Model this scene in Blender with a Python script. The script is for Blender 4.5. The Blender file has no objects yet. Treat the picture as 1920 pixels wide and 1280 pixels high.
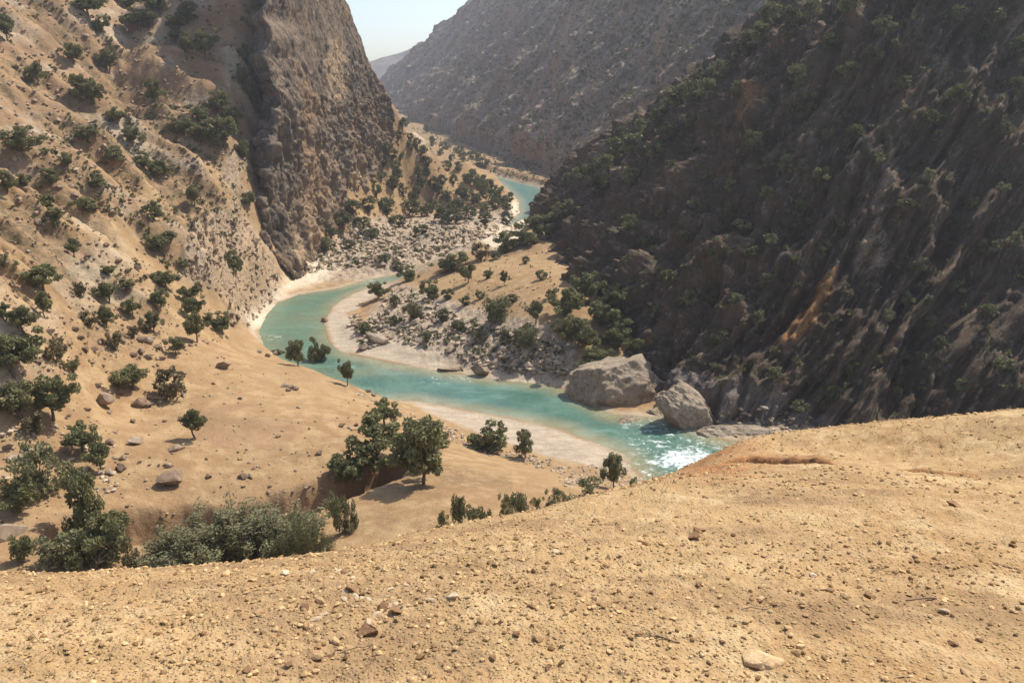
import bpy, math, random
import numpy as np
from mathutils import Vector, Matrix, Euler
from mathutils.bvhtree import BVHTree

random.seed(7)
RNG = np.random.default_rng(11)
SC = bpy.context.scene
COL = SC.collection

# ------------------------------------------------------------------ camera geometry
FPX = 1493.0
PITCH = math.radians(18.0)
CP, SP = math.cos(PITCH), math.sin(PITCH)
HAZE = 0.00019
ZW = -60.0                       # river level


def P(u, v, D):
    """world point on the ray through photo pixel (u, v) at depth D along the view axis"""
    a = (u - 960.0) / FPX
    b = -(v - 640.0) / FPX
    return np.array([D * a, D * (CP + b * SP), D * (-SP + b * CP)])


def PZ(u, v, z):
    b = -(v - 640.0) / FPX
    return P(u, v, z / (-SP + b * CP))


def proj(p):
    """world points (N,3) -> photo pixels and depth"""
    D = p[:, 1] * CP - p[:, 2] * SP
    U = p[:, 1] * SP + p[:, 2] * CP
    D = np.where(np.abs(D) < 1e-3, 1e-3, D)
    return 960 + FPX * p[:, 0] / D, 640 - FPX * U / D, D


# ------------------------------------------------------------------ noise
_r = np.random.default_rng(3)
PERM = np.tile(_r.permutation(256), 3).astype(np.int32)
GR = _r.normal(size=(256, 3))
GR /= np.linalg.norm(GR, axis=1)[:, None]
GR = GR.astype(np.float32)


def noise(p, seed=0):
    p = np.asarray(p, np.float32) + np.float32(seed * 17.31)
    i = np.floor(p).astype(np.int32)
    f = p - i
    i &= 255
    w = f * f * f * (f * (f * 6 - 15) + 10)
    out = 0
    for dx in (0, 1):
        px = PERM[i[:, 0] + dx]
        wx = w[:, 0] if dx else 1 - w[:, 0]
        for dy in (0, 1):
            py = PERM[px + i[:, 1] + dy]
            wy = w[:, 1] if dy else 1 - w[:, 1]
            for dz in (0, 1):
                g = GR[PERM[py + i[:, 2] + dz]]
                d = g[:, 0] * (f[:, 0] - dx) + g[:, 1] * (f[:, 1] - dy) + g[:, 2] * (f[:, 2] - dz)
                out = out + d * wx * wy * (w[:, 2] if dz else 1 - w[:, 2])
    return out * 1.6


def fbm(p, scale, octs=4, gain=0.5, seed=0, ridged=False):
    p = np.asarray(p, np.float32) * np.float32(scale)
    a, s, tot = 1.0, 0, 0
    for o in range(octs):
        n = noise(p, seed + o * 3)
        if ridged:
            n = 1 - 2 * np.abs(n)
        s = s + a * n
        tot += a
        a *= gain
        p = p * np.float32(2.03)
    return s / tot


def terr(n, k, w=0.22):
    """broken steps: a noise field turned into ledges"""
    t = n * k
    f = np.floor(t)
    return (f + smooth(t - f, 0.5 - w, 0.5 + w)) / k


def smooth(x, a, b):
    t = np.clip((x - a) / (b - a), 0, 1)
    return t * t * (3 - 2 * t)


def sdpoly(x, y, poly):
    """signed distance to polygon, negative inside"""
    poly = np.asarray(poly, float)
    best = np.full(x.shape, 1e18)
    ins = np.zeros(x.shape, bool)
    n = len(poly)
    for k in range(n):
        ax, ay = poly[k]
        bx, by = poly[(k + 1) % n]
        ex, ey = bx - ax, by - ay
        t = np.clip(((x - ax) * ex + (y - ay) * ey) / (ex * ex + ey * ey + 1e-12), 0, 1)
        best = np.minimum(best, (x - ax - t * ex) ** 2 + (y - ay - t * ey) ** 2)
        c = ((ay > y) != (by > y))
        with np.errstate(divide='ignore', invalid='ignore'):
            c &= x < (bx - ax) * (y - ay) / (by - ay if by != ay else 1e-12) + ax
        ins ^= c
    d = np.sqrt(best)
    return np.where(ins, -d, d)


def sdline(x, y, pts):
    pts = np.asarray(pts, float)
    best = np.full(x.shape, 1e18)
    for k in range(len(pts) - 1):
        ax, ay = pts[k]
        bx, by = pts[k + 1]
        ex, ey = bx - ax, by - ay
        t = np.clip(((x - ax) * ex + (y - ay) * ey) / (ex * ex + ey * ey + 1e-12), 0, 1)
        best = np.minimum(best, (x - ax - t * ex) ** 2 + (y - ay - t * ey) ** 2)
    return np.sqrt(best)


class TPS:
    def __init__(self, pts, smooth_=1e-3):
        pts = np.asarray(pts, float)
        self.c = pts[:, :2].mean(0)
        self.s = 100.0
        X = (pts[:, :2] - self.c) / self.s
        n = len(X)
        d = np.linalg.norm(X[:, None] - X[None], axis=2)
        K = np.where(d > 0, d * d * np.log(d + 1e-12), 0) + np.eye(n) * smooth_
        Q = np.hstack([np.ones((n, 1)), X])
        A = np.block([[K, Q], [Q.T, np.zeros((3, 3))]])
        sol = np.linalg.solve(A, np.concatenate([pts[:, 2], np.zeros(3)]))
        self.w, self.a, self.X = sol[:n], sol[n:], X

    def __call__(self, x, y):
        q = np.stack([(x - self.c[0]) / self.s, (y - self.c[1]) / self.s], 1)
        out = np.empty(len(q))
        for k in range(0, len(q), 40000):
            b = q[k:k + 40000]
            d2 = ((b[:, None] - self.X[None]) ** 2).sum(2)
            out[k:k + 40000] = (0.5 * d2 * np.log(d2 + 1e-18)) @ self.w + self.a[0] + b @ self.a[1:]
        return out


# ------------------------------------------------------------------ mesh helpers
def mesh_np(name, verts, faces, mats, smooth_shade=True, attrs=None, matidx=None):
    me = bpy.data.meshes.new(name)
    verts = np.asarray(verts, np.float32)
    faces = np.asarray(faces, np.int32)
    n, k = faces.shape
    me.vertices.add(len(verts))
    me.vertices.foreach_set('co', verts.ravel())
    me.loops.add(n * k)
    me.loops.foreach_set('vertex_index', faces.ravel())
    me.polygons.add(n)
    me.polygons.foreach_set('loop_start', np.arange(0, n * k, k, dtype=np.int32))
    me.polygons.foreach_set('use_smooth', np.full(n, smooth_shade, bool))
    for m in (mats if isinstance(mats, (list, tuple)) else [mats]):
        me.materials.append(m)
    if matidx is not None:
        me.polygons.foreach_set('material_index', np.asarray(matidx, np.int32))
    for an, (arr, dom) in (attrs or {}).items():
        arr = np.asarray(arr, np.float32)
        if arr.ndim == 2:
            at = me.attributes.new(an, 'FLOAT_VECTOR', dom)
            at.data.foreach_set('vector', arr.ravel())
        else:
            at = me.attributes.new(an, 'FLOAT', dom)
            at.data.foreach_set('value', arr)
    me.update()
    me.validate()
    return me


def link(name, me, parent=None):
    o = bpy.data.objects.new(name, me)
    COL.objects.link(o)
    if parent is not None:
        o.parent = parent
    return o


def gridfaces(R, C, keep=None):
    i = np.arange(R * C).reshape(R, C)
    f = np.stack([i[:-1, :-1], i[:-1, 1:], i[1:, 1:], i[1:, :-1]], -1).reshape(-1, 4)
    return f if keep is None else f[keep]


def gridnormals(G):
    du = np.gradient(G, axis=1)
    dv = np.gradient(G, axis=0)
    n = np.cross(du, dv)
    return n / (np.linalg.norm(n, axis=2, keepdims=True) + 1e-9)


def struct(o, kind='structure'):
    o['kind'] = kind
    return o


def tag(o, label, cat, group=None):
    o['label'] = label
    o['category'] = cat
    if group:
        o['group'] = group
    return o


# ------------------------------------------------------------------ materials
def newmat(name):
    m = bpy.data.materials.new(name)
    m.use_nodes = True
    nt = m.node_tree
    nt.nodes.clear()
    out = nt.nodes.new('ShaderNodeOutputMaterial')
    b = nt.nodes.new('ShaderNodeBsdfPrincipled')
    b.inputs['Roughness'].default_value = 0.95
    b.inputs['Specular IOR Level'].default_value = 0.15
    nt.links.new(b.outputs[0], out.inputs[0])
    return m, nt, b


class NB:
    """small node builder"""
    def __init__(self, nt):
        self.nt = nt
        self.tc = nt.nodes.new('ShaderNodeTexCoord').outputs['Object']

    def lk(self, a, b):
        self.nt.links.new(a, b)

    def set(self, sock, v):
        if isinstance(v, bpy.types.NodeSocket):
            self.lk(v, sock)
        else:
            if isinstance(v, (tuple, list)) and len(v) == 3 and sock.type == 'RGBA':
                v = (*v, 1)
            sock.default_value = v

    def mapped(self, scale=(1, 1, 1), rot=(0, 0, 0), vec=None):
        n = self.nt.nodes.new('ShaderNodeMapping')
        n.inputs['Scale'].default_value = scale
        n.inputs['Rotation'].default_value = rot
        self.lk(vec or self.tc, n.inputs['Vector'])
        return n.outputs[0]

    def noise(self, scale, detail=4, rough=0.55, vec=None, dist=0.0):
        n = self.nt.nodes.new('ShaderNodeTexNoise')
        n.inputs['Scale'].default_value = scale
        n.inputs['Detail'].default_value = detail
        n.inputs['Roughness'].default_value = rough
        n.inputs['Distortion'].default_value = dist
        self.lk(vec or self.tc, n.inputs['Vector'])
        return n.outputs[0]

    def voronoi(self, scale, feature='F1', vec=None, out='Distance', rnd=1.0):
        n = self.nt.nodes.new('ShaderNodeTexVoronoi')
        n.feature = feature
        n.inputs['Scale'].default_value = scale
        n.inputs['Randomness'].default_value = rnd
        self.lk(vec or self.tc, n.inputs['Vector'])
        return n.outputs[out]

    def ramp(self, x, a, b, lo=0.0, hi=1.0):
        n = self.nt.nodes.new('ShaderNodeMapRange')
        n.interpolation_type = 'SMOOTHSTEP'
        self.lk(x, n.inputs[0])
        for k, val in zip((1, 2, 3, 4), (a, b, lo, hi)):
            n.inputs[k].default_value = val
        return n.outputs[0]

    def mix(self, f, a, b, mode='MIX'):
        n = self.nt.nodes.new('ShaderNodeMix')
        n.data_type = 'RGBA'
        n.blend_type = mode
        self.set(n.inputs[0], f)
        self.set(n.inputs[6], a)
        self.set(n.inputs[7], b)
        return n.outputs[2]

    def math(self, op, a, b=0.0):
        n = self.nt.nodes.new('ShaderNodeMath')
        n.operation = op
        self.set(n.inputs[0], a)
        self.set(n.inputs[1], b)
        return n.outputs[0]

    def attr(self, name, fac=True):
        n = self.nt.nodes.new('ShaderNodeAttribute')
        n.attribute_name = name
        return n.outputs['Fac']

    def attrv(self, name):
        n = self.nt.nodes.new('ShaderNodeAttribute')
        n.attribute_name = name
        return n.outputs['Vector']

    def bump(self, h, strength, dist, normal=None):
        n = self.nt.nodes.new('ShaderNodeBump')
        n.inputs['Strength'].default_value = strength
        n.inputs['Distance'].default_value = dist
        self.lk(h, n.inputs['Height'])
        if normal is not None:
            self.lk(normal, n.inputs['Normal'])
        return n.outputs[0]


def mat_valley():
    m, nt, b = newmat('valley_ground')
    n = NB(nt)
    n1 = n.noise(0.035, 5, 0.6)
    n2 = n.noise(0.35, 5, 0.6)
    n3 = n.noise(2.2, 4, 0.65)
    col = n.mix(n.ramp(n1, 0.35, 0.68), (0.335, 0.215, 0.105), (0.28, 0.17, 0.083))
    col = n.mix(n.ramp(n2, 0.38, 0.7), col, (0.395, 0.27, 0.14))
    hb = n.mix(n.ramp(n.noise(0.09, 5, 0.65), 0.36, 0.6), (0.32, 0.20, 0.11), (0.225, 0.14, 0.078))
    col = n.mix(n.math('MULTIPLY', n.attr('brown'), 0.85), col, hb)
    col = n.mix(n.ramp(n3, 0.56, 0.72, 0, 0.55), col, (0.22, 0.135, 0.075))
    # dry brush and stony ground
    dry = n.math('MULTIPLY', n.attr('scrub'), n.ramp(n.noise(0.55, 5, 0.7), 0.42, 0.58))
    col = n.mix(dry, col, (0.16, 0.115, 0.06))
    rockc = n.mix(n.ramp(n.noise(0.6, 5, 0.7), 0.4, 0.62), (0.40, 0.305, 0.21), (0.20, 0.15, 0.105))
    rockc = n.mix(n.ramp(n.noise(1.9, 4, 0.7), 0.52, 0.66), rockc, (0.58, 0.47, 0.34))
    col = n.mix(n.attr('rock'), col, rockc)
    barc = n.mix(n.ramp(n.noise(0.25, 4, 0.6, vec=n.mapped((1, 2.5, 1), (0, 0, 0.6))), 0.35, 0.65), (0.47, 0.38, 0.275), (0.36, 0.29, 0.21))
    barc = n.mix(n.ramp(n.noise(3.0, 3, 0.7), 0.5, 0.7, 0, 0.5), barc, (0.26, 0.2, 0.15))
    col = n.mix(n.attr('bar'), col, barc)
    col = n.mix(n.math('MULTIPLY', n.attr('pale'), n.ramp(n.noise(0.5, 5, 0.7), 0.3, 0.55, 0.25, 1)), col, (0.62, 0.52, 0.38))
    col = n.mix(n.attr('wet'), col, (0.24, 0.15, 0.065))
    # small stones
    v = n.voronoi(1.1)
    st = n.math('MULTIPLY', n.ramp(v, 0.10, 0.22, 1, 0), n.ramp(n.noise(0.12, 3), 0.45, 0.62))
    col = n.mix(n.math('MULTIPLY', st, 0.7), col, (0.17, 0.125, 0.085))
    n.set(b.inputs['Base Color'], col)
    h = n.math('ADD', n.math('MULTIPLY', n.noise(0.9, 6, 0.7), 1.0), n.math('MULTIPLY', n.noise(4.0, 4, 0.7), 0.25))
    n.set(b.inputs['Normal'], n.bump(h, 0.7, 0.5))
    return m


def mat_fore():
    m, nt, b = newmat('stony_soil')
    n = NB(nt)
    n1 = n.noise(0.5, 5, 0.6)
    n2 = n.noise(5, 5, 0.65)
    n3 = n.noise(45, 4, 0.7)
    col = n.mix(n.ramp(n1, 0.35, 0.66), (0.44, 0.29, 0.137), (0.375, 0.23, 0.102))
    col = n.mix(n.ramp(n2, 0.42, 0.68), col, (0.50, 0.345, 0.177))
    col = n.mix(n.ramp(n3, 0.52, 0.68, 0, 0.7), col, (0.30, 0.17, 0.075))
    col = n.mix(n.ramp(n.noise(90, 3, 0.7), 0.57, 0.7, 0, 0.6), col, (0.66, 0.50, 0.31))
    mac = n.mix(n.ramp(n.noise(0.8, 6, 0.72, vec=n.mapped((0.6, 1.3, 1))), 0.47, 0.62, 0, 0.85), col, (0.29, 0.18, 0.092))
    col = n.mix(n.ramp(n.noise(1.7, 5, 0.7), 0.54, 0.68, 0, 0.7), mac, (0.58, 0.425, 0.225))
    col = n.mix(n.attr('red'), col, n.mix(n.ramp(n2, 0.4, 0.6), (0.42, 0.19, 0.075), (0.30, 0.14, 0.06)))
    n.set(b.inputs['Base Color'], col)
    h = n.math('ADD', n.math('MULTIPLY', n.noise(28, 5, 0.75), 0.8), n.math('MULTIPLY', n.ramp(n.voronoi(60), 0.0, 0.5, 1, 0), 0.35))
    n.set(b.inputs['Normal'], n.bump(h, 0.9, 0.028))
    return m


def mat_rock(name, cols, streak_rot=(0, 0, 0), streak=(1, 1, 0.15), sc=1.0, patches=None, bumpd=1.0, veg=0.0, flow=False, crack=0.0):
    """layered rock: three tones, streaks along the dip, optional marked patches held in mesh attributes"""
    m, nt, b = newmat(name)
    n = NB(nt)
    vec = n.attrv('flow') if flow else n.mapped(streak, streak_rot)
    s1 = n.noise(0.16 * sc, 6, 0.65, vec=vec, dist=0.4)
    s2 = n.noise(0.75 * sc, 5, 0.7, vec=vec)
    n1 = n.noise(0.03 * sc, 5, 0.6)
    n2 = n.noise(0.9 * sc, 5, 0.7)
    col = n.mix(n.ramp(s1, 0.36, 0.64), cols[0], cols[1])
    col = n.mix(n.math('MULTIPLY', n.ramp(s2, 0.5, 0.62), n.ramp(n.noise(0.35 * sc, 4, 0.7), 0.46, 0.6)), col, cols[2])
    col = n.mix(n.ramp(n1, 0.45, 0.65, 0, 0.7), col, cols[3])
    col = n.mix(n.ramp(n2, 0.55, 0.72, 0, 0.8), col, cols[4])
    if veg:
        g = n.math('MULTIPLY', n.ramp(n.noise(0.22, 5, 0.75), 0.52, 0.6), veg)
        col = n.mix(g, col, (0.055, 0.06, 0.03))
    for an, c1, c2 in patches or ():
        f = n.math('MULTIPLY', n.attr(an), n.ramp(n.noise(0.8, 5, 0.7, vec=vec), 0.32, 0.5, 0.3, 1))
        col = n.mix(f, col, n.mix(n.ramp(n.noise(1.3, 4, 0.7), 0.4, 0.6), c1, c2))
    if crack:
        nn_ = nt.nodes.new('ShaderNodeVectorMath')
        nn_.operation = 'ADD'
        nz = nt.nodes.new('ShaderNodeTexNoise')
        nz.inputs['Scale'].default_value = crack * 2
        nz.inputs['Detail'].default_value = 4
        n.lk(n.tc, nz.inputs['Vector'])
        sc_ = nt.nodes.new('ShaderNodeVectorMath')
        sc_.operation = 'SCALE'
        sc_.inputs['Scale'].default_value = 1.6 / crack
        n.lk(nz.outputs['Color'], sc_.inputs[0])
        n.lk(n.mapped((1, 1, 0.55)), nn_.inputs[0])
        n.lk(sc_.outputs[0], nn_.inputs[1])
        ck = n.voronoi(crack, 'DISTANCE_TO_EDGE', vec=nn_.outputs[0])
        col = n.mix(n.ramp(ck, 0.0, 0.04, 0.5, 0), col, (0.05, 0.04, 0.03))
    n.set(b.inputs['Base Color'], col)
    h = n.math('ADD', n.noise(0.5 * sc, 6, 0.72, vec=vec), n.math('MULTIPLY', n.noise(2.6 * sc, 5, 0.7), 0.3))
    n.set(b.inputs['Normal'], n.bump(h, 0.9, bumpd))
    return m


def mat_stone(name, c1, c2, scale=6.0, bd=0.12):
    m, nt, b = newmat(name)
    n = NB(nt)
    oi = nt.nodes.new('ShaderNodeObjectInfo').outputs['Random']
    col = n.mix(n.ramp(n.noise(scale, 5, 0.7), 0.35, 0.65), c1, c2)
    dark = n.mix(1.0, col, (0.72, 0.67, 0.62), 'MULTIPLY')
    col = n.mix(oi, col, dark)
    n.set(b.inputs['Base Color'], col)
    n.set(b.inputs['Normal'], n.bump(n.noise(scale * 2.2, 5, 0.7), 0.8, bd))
    return m


def mat_tone(name, c1, c2):
    """loose stones, each with its own tone"""
    m, nt, b = newmat(name)
    n = NB(nt)
    n.set(b.inputs['Base Color'], n.mix(n.attr('tone'), c1, c2))
    return m


def mat_leaf(name, c1, c2, c3):
    m, nt, b = newmat(name)
    n = NB(nt)
    oi = nt.nodes.new('ShaderNodeObjectInfo').outputs['Random']
    col = n.mix(n.attr('tone'), c1, c2)
    col = n.mix(n.math('MULTIPLY', oi, 0.8), col, c3)
    n.set(b.inputs['Base Color'], col)
    b.inputs['Roughness'].default_value = 0.7
    tr = nt.nodes.new('ShaderNodeBsdfTranslucent')
    n.lk(col, tr.inputs['Color'])
    mx = nt.nodes.new('ShaderNodeMixShader')
    mx.inputs[0].default_value = 0.25
    n.lk(b.outputs[0], mx.inputs[1])
    n.lk(tr.outputs[0], mx.inputs[2])
    n.lk(mx.outputs[0], [x for x in nt.nodes if x.type == 'OUTPUT_MATERIAL'][0].inputs[0])
    return m


def mat_bark():
    m, nt, b = newmat('bark')
    n = NB(nt)
    n.set(b.inputs['Base Color'], n.mix(n.noise(30, 4), (0.10, 0.075, 0.05), (0.18, 0.14, 0.10)))
    return m


def mat_water():
    m, nt, b = newmat('river_water')
    n = NB(nt)
    d = n.attr('depth')
    flow = n.noise(0.12, 4, 0.6)
    deep = n.mix(n.ramp(flow, 0.35, 0.65), (0.048, 0.118, 0.085), (0.085, 0.165, 0.118))
    shal = n.mix(n.ramp(n.noise(0.2, 3), 0.4, 0.6), (0.21, 0.19, 0.10), (0.25, 0.24, 0.15))
    col = n.mix(d, shal, deep)
    col = n.mix(n.math('MULTIPLY', n.attr('bend'), 0.75), col, n.mix(n.ramp(n.noise(0.1, 4, 0.6), 0.4, 0.6), (0.125, 0.165, 0.105), (0.10, 0.185, 0.13)))
    col = n.mix(n.ramp(n.noise(0.16, 5, 0.65, vec=n.mapped((0.5, 1.6, 1), (0, 0, 0.3))), 0.52, 0.7, 0, 0.6), col, (0.14, 0.245, 0.19))
    foam = n.attr('foam')
    fn = n.ramp(n.math('ADD', n.noise(0.75, 7, 0.8, vec=n.mapped((0.8, 1.1, 1), (0, 0, 0.5)), dist=1.2), n.math('MULTIPLY', foam, 0.215)), 0.63, 0.75)
    fm = n.math('MULTIPLY', fn, n.ramp(foam, 0.02, 0.25))
    col = n.mix(fm, col, (0.62, 0.67, 0.64))
    n.set(b.inputs['Base Color'], col)
    b.inputs['Specular IOR Level'].default_value = 0.4
    n.set(b.inputs['Roughness'], n.mix(fm, (0.34, 0.34, 0.34), (0.95, 0.95, 0.95)))
    h = n.math('ADD', n.noise(1.2, 4, 0.6), n.math('MULTIPLY', n.noise(0.35, 3, 0.6), 1.3))
    n.set(b.inputs['Normal'], n.bump(h, 0.5, 0.28))
    return m


M = dict(
    valley=mat_valley(), fore=mat_fore(), water=mat_water(), bark=mat_bark(),
    cliff=mat_rock('cliff_limestone', [(0.23, 0.17, 0.12), (0.11, 0.088, 0.066), (0.38, 0.285, 0.19), (0.30, 0.19, 0.105), (0.085, 0.07, 0.05)],
                   streak=(1, 1, 0.3), sc=1.0,
                   patches=[('orange', (0.45, 0.28, 0.14), (0.55, 0.42, 0.28))], bumpd=1.2, crack=0.09),
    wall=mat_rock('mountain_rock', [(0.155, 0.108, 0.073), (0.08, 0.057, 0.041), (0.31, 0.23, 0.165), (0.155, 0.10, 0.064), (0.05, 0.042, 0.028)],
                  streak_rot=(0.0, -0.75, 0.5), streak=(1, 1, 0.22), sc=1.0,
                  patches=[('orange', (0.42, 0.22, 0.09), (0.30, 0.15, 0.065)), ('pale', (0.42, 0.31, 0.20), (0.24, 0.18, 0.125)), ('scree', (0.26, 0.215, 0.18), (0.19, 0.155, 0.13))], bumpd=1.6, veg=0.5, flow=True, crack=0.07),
    far=mat_rock('far_mountain_rock', [(0.35, 0.265, 0.195), (0.19, 0.15, 0.115), (0.55, 0.43, 0.32), (0.30, 0.205, 0.145), (0.14, 0.125, 0.075)],
                 streak_rot=(0.0, -0.75, 0.3), streak=(1, 1, 0.22), sc=0.4, bumpd=4, veg=0.55, flow=True,
                 patches=[('band', (0.34, 0.25, 0.19), (0.22, 0.16, 0.13))]),
    ridge=mat_rock('ridge_rock', [(0.2, 0.16, 0.13), (0.14, 0.12, 0.1), (0.22, 0.18, 0.14), (0.15, 0.12, 0.1), (0.1, 0.1, 0.07)], sc=0.1, bumpd=8),
    boulder=mat_stone('boulder_limestone', (0.42, 0.33, 0.235), (0.24, 0.185, 0.135), 2.5),
    darkstone=mat_stone('brown_boulder', (0.30, 0.21, 0.145), (0.17, 0.12, 0.085), 3.0),
    stone=mat_stone('surface_stone', (0.66, 0.46, 0.26), (0.50, 0.33, 0.17), 5.0, 0.008),
    brownstone=mat_stone('brown_clod', (0.38, 0.225, 0.12), (0.24, 0.14, 0.075), 5.0, 0.008),
    whitestone=mat_stone('whitish_stone', (0.72, 0.58, 0.40), (0.58, 0.44, 0.28), 5.0, 0.008),
    rubble=mat_tone('rubble_stone', (0.17, 0.125, 0.085), (0.56, 0.445, 0.315)),
    gravel=mat_tone('gravel_stone', (0.17, 0.095, 0.042), (0.60, 0.405, 0.20)),
    twig=mat_tone('dry_twig', (0.11, 0.075, 0.05), (0.24, 0.18, 0.12)),
    oak=mat_leaf('oak_leaves', (0.085, 0.092, 0.036), (0.27, 0.26, 0.12), (0.20, 0.19, 0.085)),
    olive=mat_leaf('willow_leaves', (0.125, 0.12, 0.06), (0.29, 0.27, 0.15), (0.16, 0.17, 0.065)),
    dry=mat_leaf('dry_leaves', (0.12, 0.095, 0.05), (0.25, 0.20, 0.11), (0.17, 0.14, 0.07)),
    scrub=mat_leaf('scrub_leaves', (0.075, 0.082, 0.033), (0.18, 0.18, 0.08), (0.13, 0.13, 0.06)),
)

# ------------------------------------------------------------------ river outline (photo pixels on the water plane -> plan)
RIVER_PX = [(2300, 1000), (1500, 930), (1300, 925), (1215, 905), (1170, 852), (1130, 835), (1050, 803), (960, 783), (870, 767), (780, 751), (720, 750),
            (660, 742), (600, 715), (540, 690), (500, 660), (485, 622), (500, 590), (520, 568), (560, 553), (640, 540), (690, 524), (745, 514),
            (850, 476), (920, 446), (955, 420), (975, 398), (972, 375), (955, 358), (938, 342), (918, 333), (900, 325),
            (905, 322), (930, 330), (968, 340), (1012, 350), (1030, 359), (1010, 385), (1003, 405), (985, 430), (940, 464), (880, 496), (790, 518),
            (745, 527), (700, 535), (660, 550), (620, 575), (607, 610), (615, 640), (640, 660), (690, 672), (760, 685), (830, 697), (880, 705),
            (960, 715), (1040, 724), (1085, 742), (1150, 778), (1250, 783), (1300, 800), (1350, 824), (1420, 838), (1600, 840), (2300, 860)]
RIVER = np.array([PZ(u, v, ZW)[:2] for u, v in RIVER_PX])

# ------------------------------------------------------------------ valley ground control points
CZ = [  # (u, v, z)
    (30, 1000, -46), (200, 1010, -47.3), (330, 975, -49), (460, 965, -49.5), (650, 985, -47.5), (800, 960, -46.5), (1000, 940, -47.5), (1150, 930, -51),
    (300, 880, -47), (500, 870, -48.5), (700, 860, -49), (900, 880, -50), (1050, 890, -54),
    (600, 760, -50.5), (700, 790, -52), (500, 740, -49.5), (560, 700, -51.5),
    (450, 660, -51), (620, 715, -53), (540, 680, -53), (690, 745, -55), (760, 778, -56.2), (850, 812, -57.8), (940, 850, -58.5), (1010, 872, -58.9),
    (830, 780, -59.5), (900, 800, -59.3), (1000, 820, -59.3), (1100, 845, -59.4), (1180, 888, -59.4),
    (640, 615, -59.3), (700, 560, -59), (680, 640, -59.2), (760, 670, -59.3), (850, 688, -59.4), (980, 708, -59.4),
    (750, 600, -57.3), (850, 640, -56.8), (950, 660, -56.6), (1030, 680, -56.5),
    (800, 550, -55.3), (900, 600, -53.8), (1000, 620, -52),
    (775, 518, -56.6), (800, 500, -54.4), (850, 472, -51.4), (850, 520, -53), (900, 540, -51.2), (950, 480, -50), (1000, 540, -48.2), (1040, 500, -47.6), (1060, 560, -48),
    (905, 444, -50.0), (945, 424, -49.6), (972, 408, -50.5), (1000, 455, -47.5),
    (600, 520, -59), (680, 508, -59.1), (650, 480, -57.6), (750, 472, -58.2), (690, 430, -55.5), (800, 430, -57), (900, 420, -58.2), (940, 395, -58.8),
    (490, 600, -58.5), (530, 545, -58.5), (455, 625, -55),
    (548, 518, -58.8), (575, 505, -58.6),
]
CD = [  # (u, v, depth)
    (0, 1000, 85), (0, 880, 95), (0, 760, 101), (0, 640, 109), (0, 540, 122), (0, 420, 143), (0, 300, 168), (0, 150, 204), (0, 0, 240), (0, -200, 290),
    (200, 880, 100.7), (200, 760, 117), (200, 640, 130), (200, 560, 144), (200, 440, 172), (200, 320, 206), (200, 180, 246), (200, 0, 290), (200, -200, 345),
    (400, 760, 123), (400, 640, 152), (400, 580, 165), (400, 480, 195), (400, 360, 226), (400, 250, 250), (400, 100, 276), (400, 0, 296), (400, -200, 335),
    (452, 290, 250), (460, 150, 268), (468, 0, 288), (480, -200, 318),
    (470, 600, 202), (452, 540, 209), (435, 470, 218), (450, 420, 230), (300, 700, 131), (100, 700, 112), (100, 500, 139), (300, 520, 172), (300, 400, 209),
    (700, 350, 345), (760, 350, 378), (850, 350, 418), (900, 340, 453), (745, 232, 374), (800, 272, 402), (870, 302, 437), (930, 343, 460), (680, 380, 330), (590, 488, 281), (635, 425, 307), (690, 325, 342), (737, 245, 368), (505, 500, 240), (480, 440, 238), (530, 400, 270),
    (-300, 640, 100), (-300, 300, 146), (-300, 0, 215), (-300, 1000, 80), (-700, 500, 118), (-700, 0, 180),
]
CX = [  # plan points (x, y, z)
    (-60, 30, -46), (-20, 40, -47), (20, 50, -48), (60, 60, -55), (120, 80, -60), (0, 0, -46), (-100, 0, -40), (100, 0, -50),
    (-112, 335, -4), (-120, 420, -25), (-75, 430, -40), (-64, 398, -32), (-82, 375, -22), (-50, 480, -48), (-90, 540, -45), (-30, 520, -52), (-60, 650, -50), (0, 600, -58), (-120, 900, -57), (-60, 1000, -57),
    (-300, 1600, -57), (-100, 1600, -57), (70, 300, -58), (60, 250, -57), (80, 400, -58), (90, 200, -60), (150, 150, -62), (200, 300, -62), (200, 600, -60), (60, 170, -62),
]
ctrl = [PZ(*c) for c in CZ] + [P(*c) for c in CD] + [np.array(c, float) for c in CX]
# crest of the scree spur drops behind to the river
for (u, v, D) in [(800, 272, 402), (870, 302, 437), (745, 232, 374)]:
    q = P(u, v, D)
    ctrl.append(q + np.array([8, 32, -14 if v < 300 else -10]))
ctrl = np.array(ctrl)
VAL = TPS(ctrl, 2e-4)

# small spurs and washes running down the hillside (photo polylines on their depth-interpolated ground)
WASH = [  # polyline px, amplitude (m), width (m)
    ([(0, 70), (60, 100), (115, 150)], -1.6, 2.2), ([(0, 140), (30, 170), (60, 200)], -1.6, 2.0), ([(170, 40), (205, 100), (215, 190)], -1.6, 2.2),
    ([(0, 285), (150, 370), (300, 470), (380, 520)], 2.2, 5.0), ([(0, 335), (120, 420), (200, 470)], -1.5, 3.0),
    ([(0, 420), (80, 480), (180, 540), (260, 580)], 1.8, 4.0), ([(0, 405), (60, 455), (150, 510)], -1.4, 1.6), ([(0, 480), (40, 520), (60, 530)], -1.5, 1.6),
    ([(130, 270), (260, 340), (370, 420)], 1.8, 4.5), ([(60, 250), (180, 330), (300, 430)], -1.8, 4.0), ([(300, 250), (420, 340), (480, 430)], -2.5, 5.0),
    ([(260, 0), (230, 120), (260, 230), (400, 300)], -2.2, 6.0),
]


def ray_ground(u, v, lo=40, hi=480):
    Ds = np.linspace(lo, hi, 400)
    pts = np.array([P(u, v, d) for d in Ds])
    z = VAL(pts[:, 0], pts[:, 1])
    k = np.argmax(pts[:, 2] <= z)
    return pts[k][:2] if (pts[:, 2] <= z).any() else pts[-1][:2]


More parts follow.
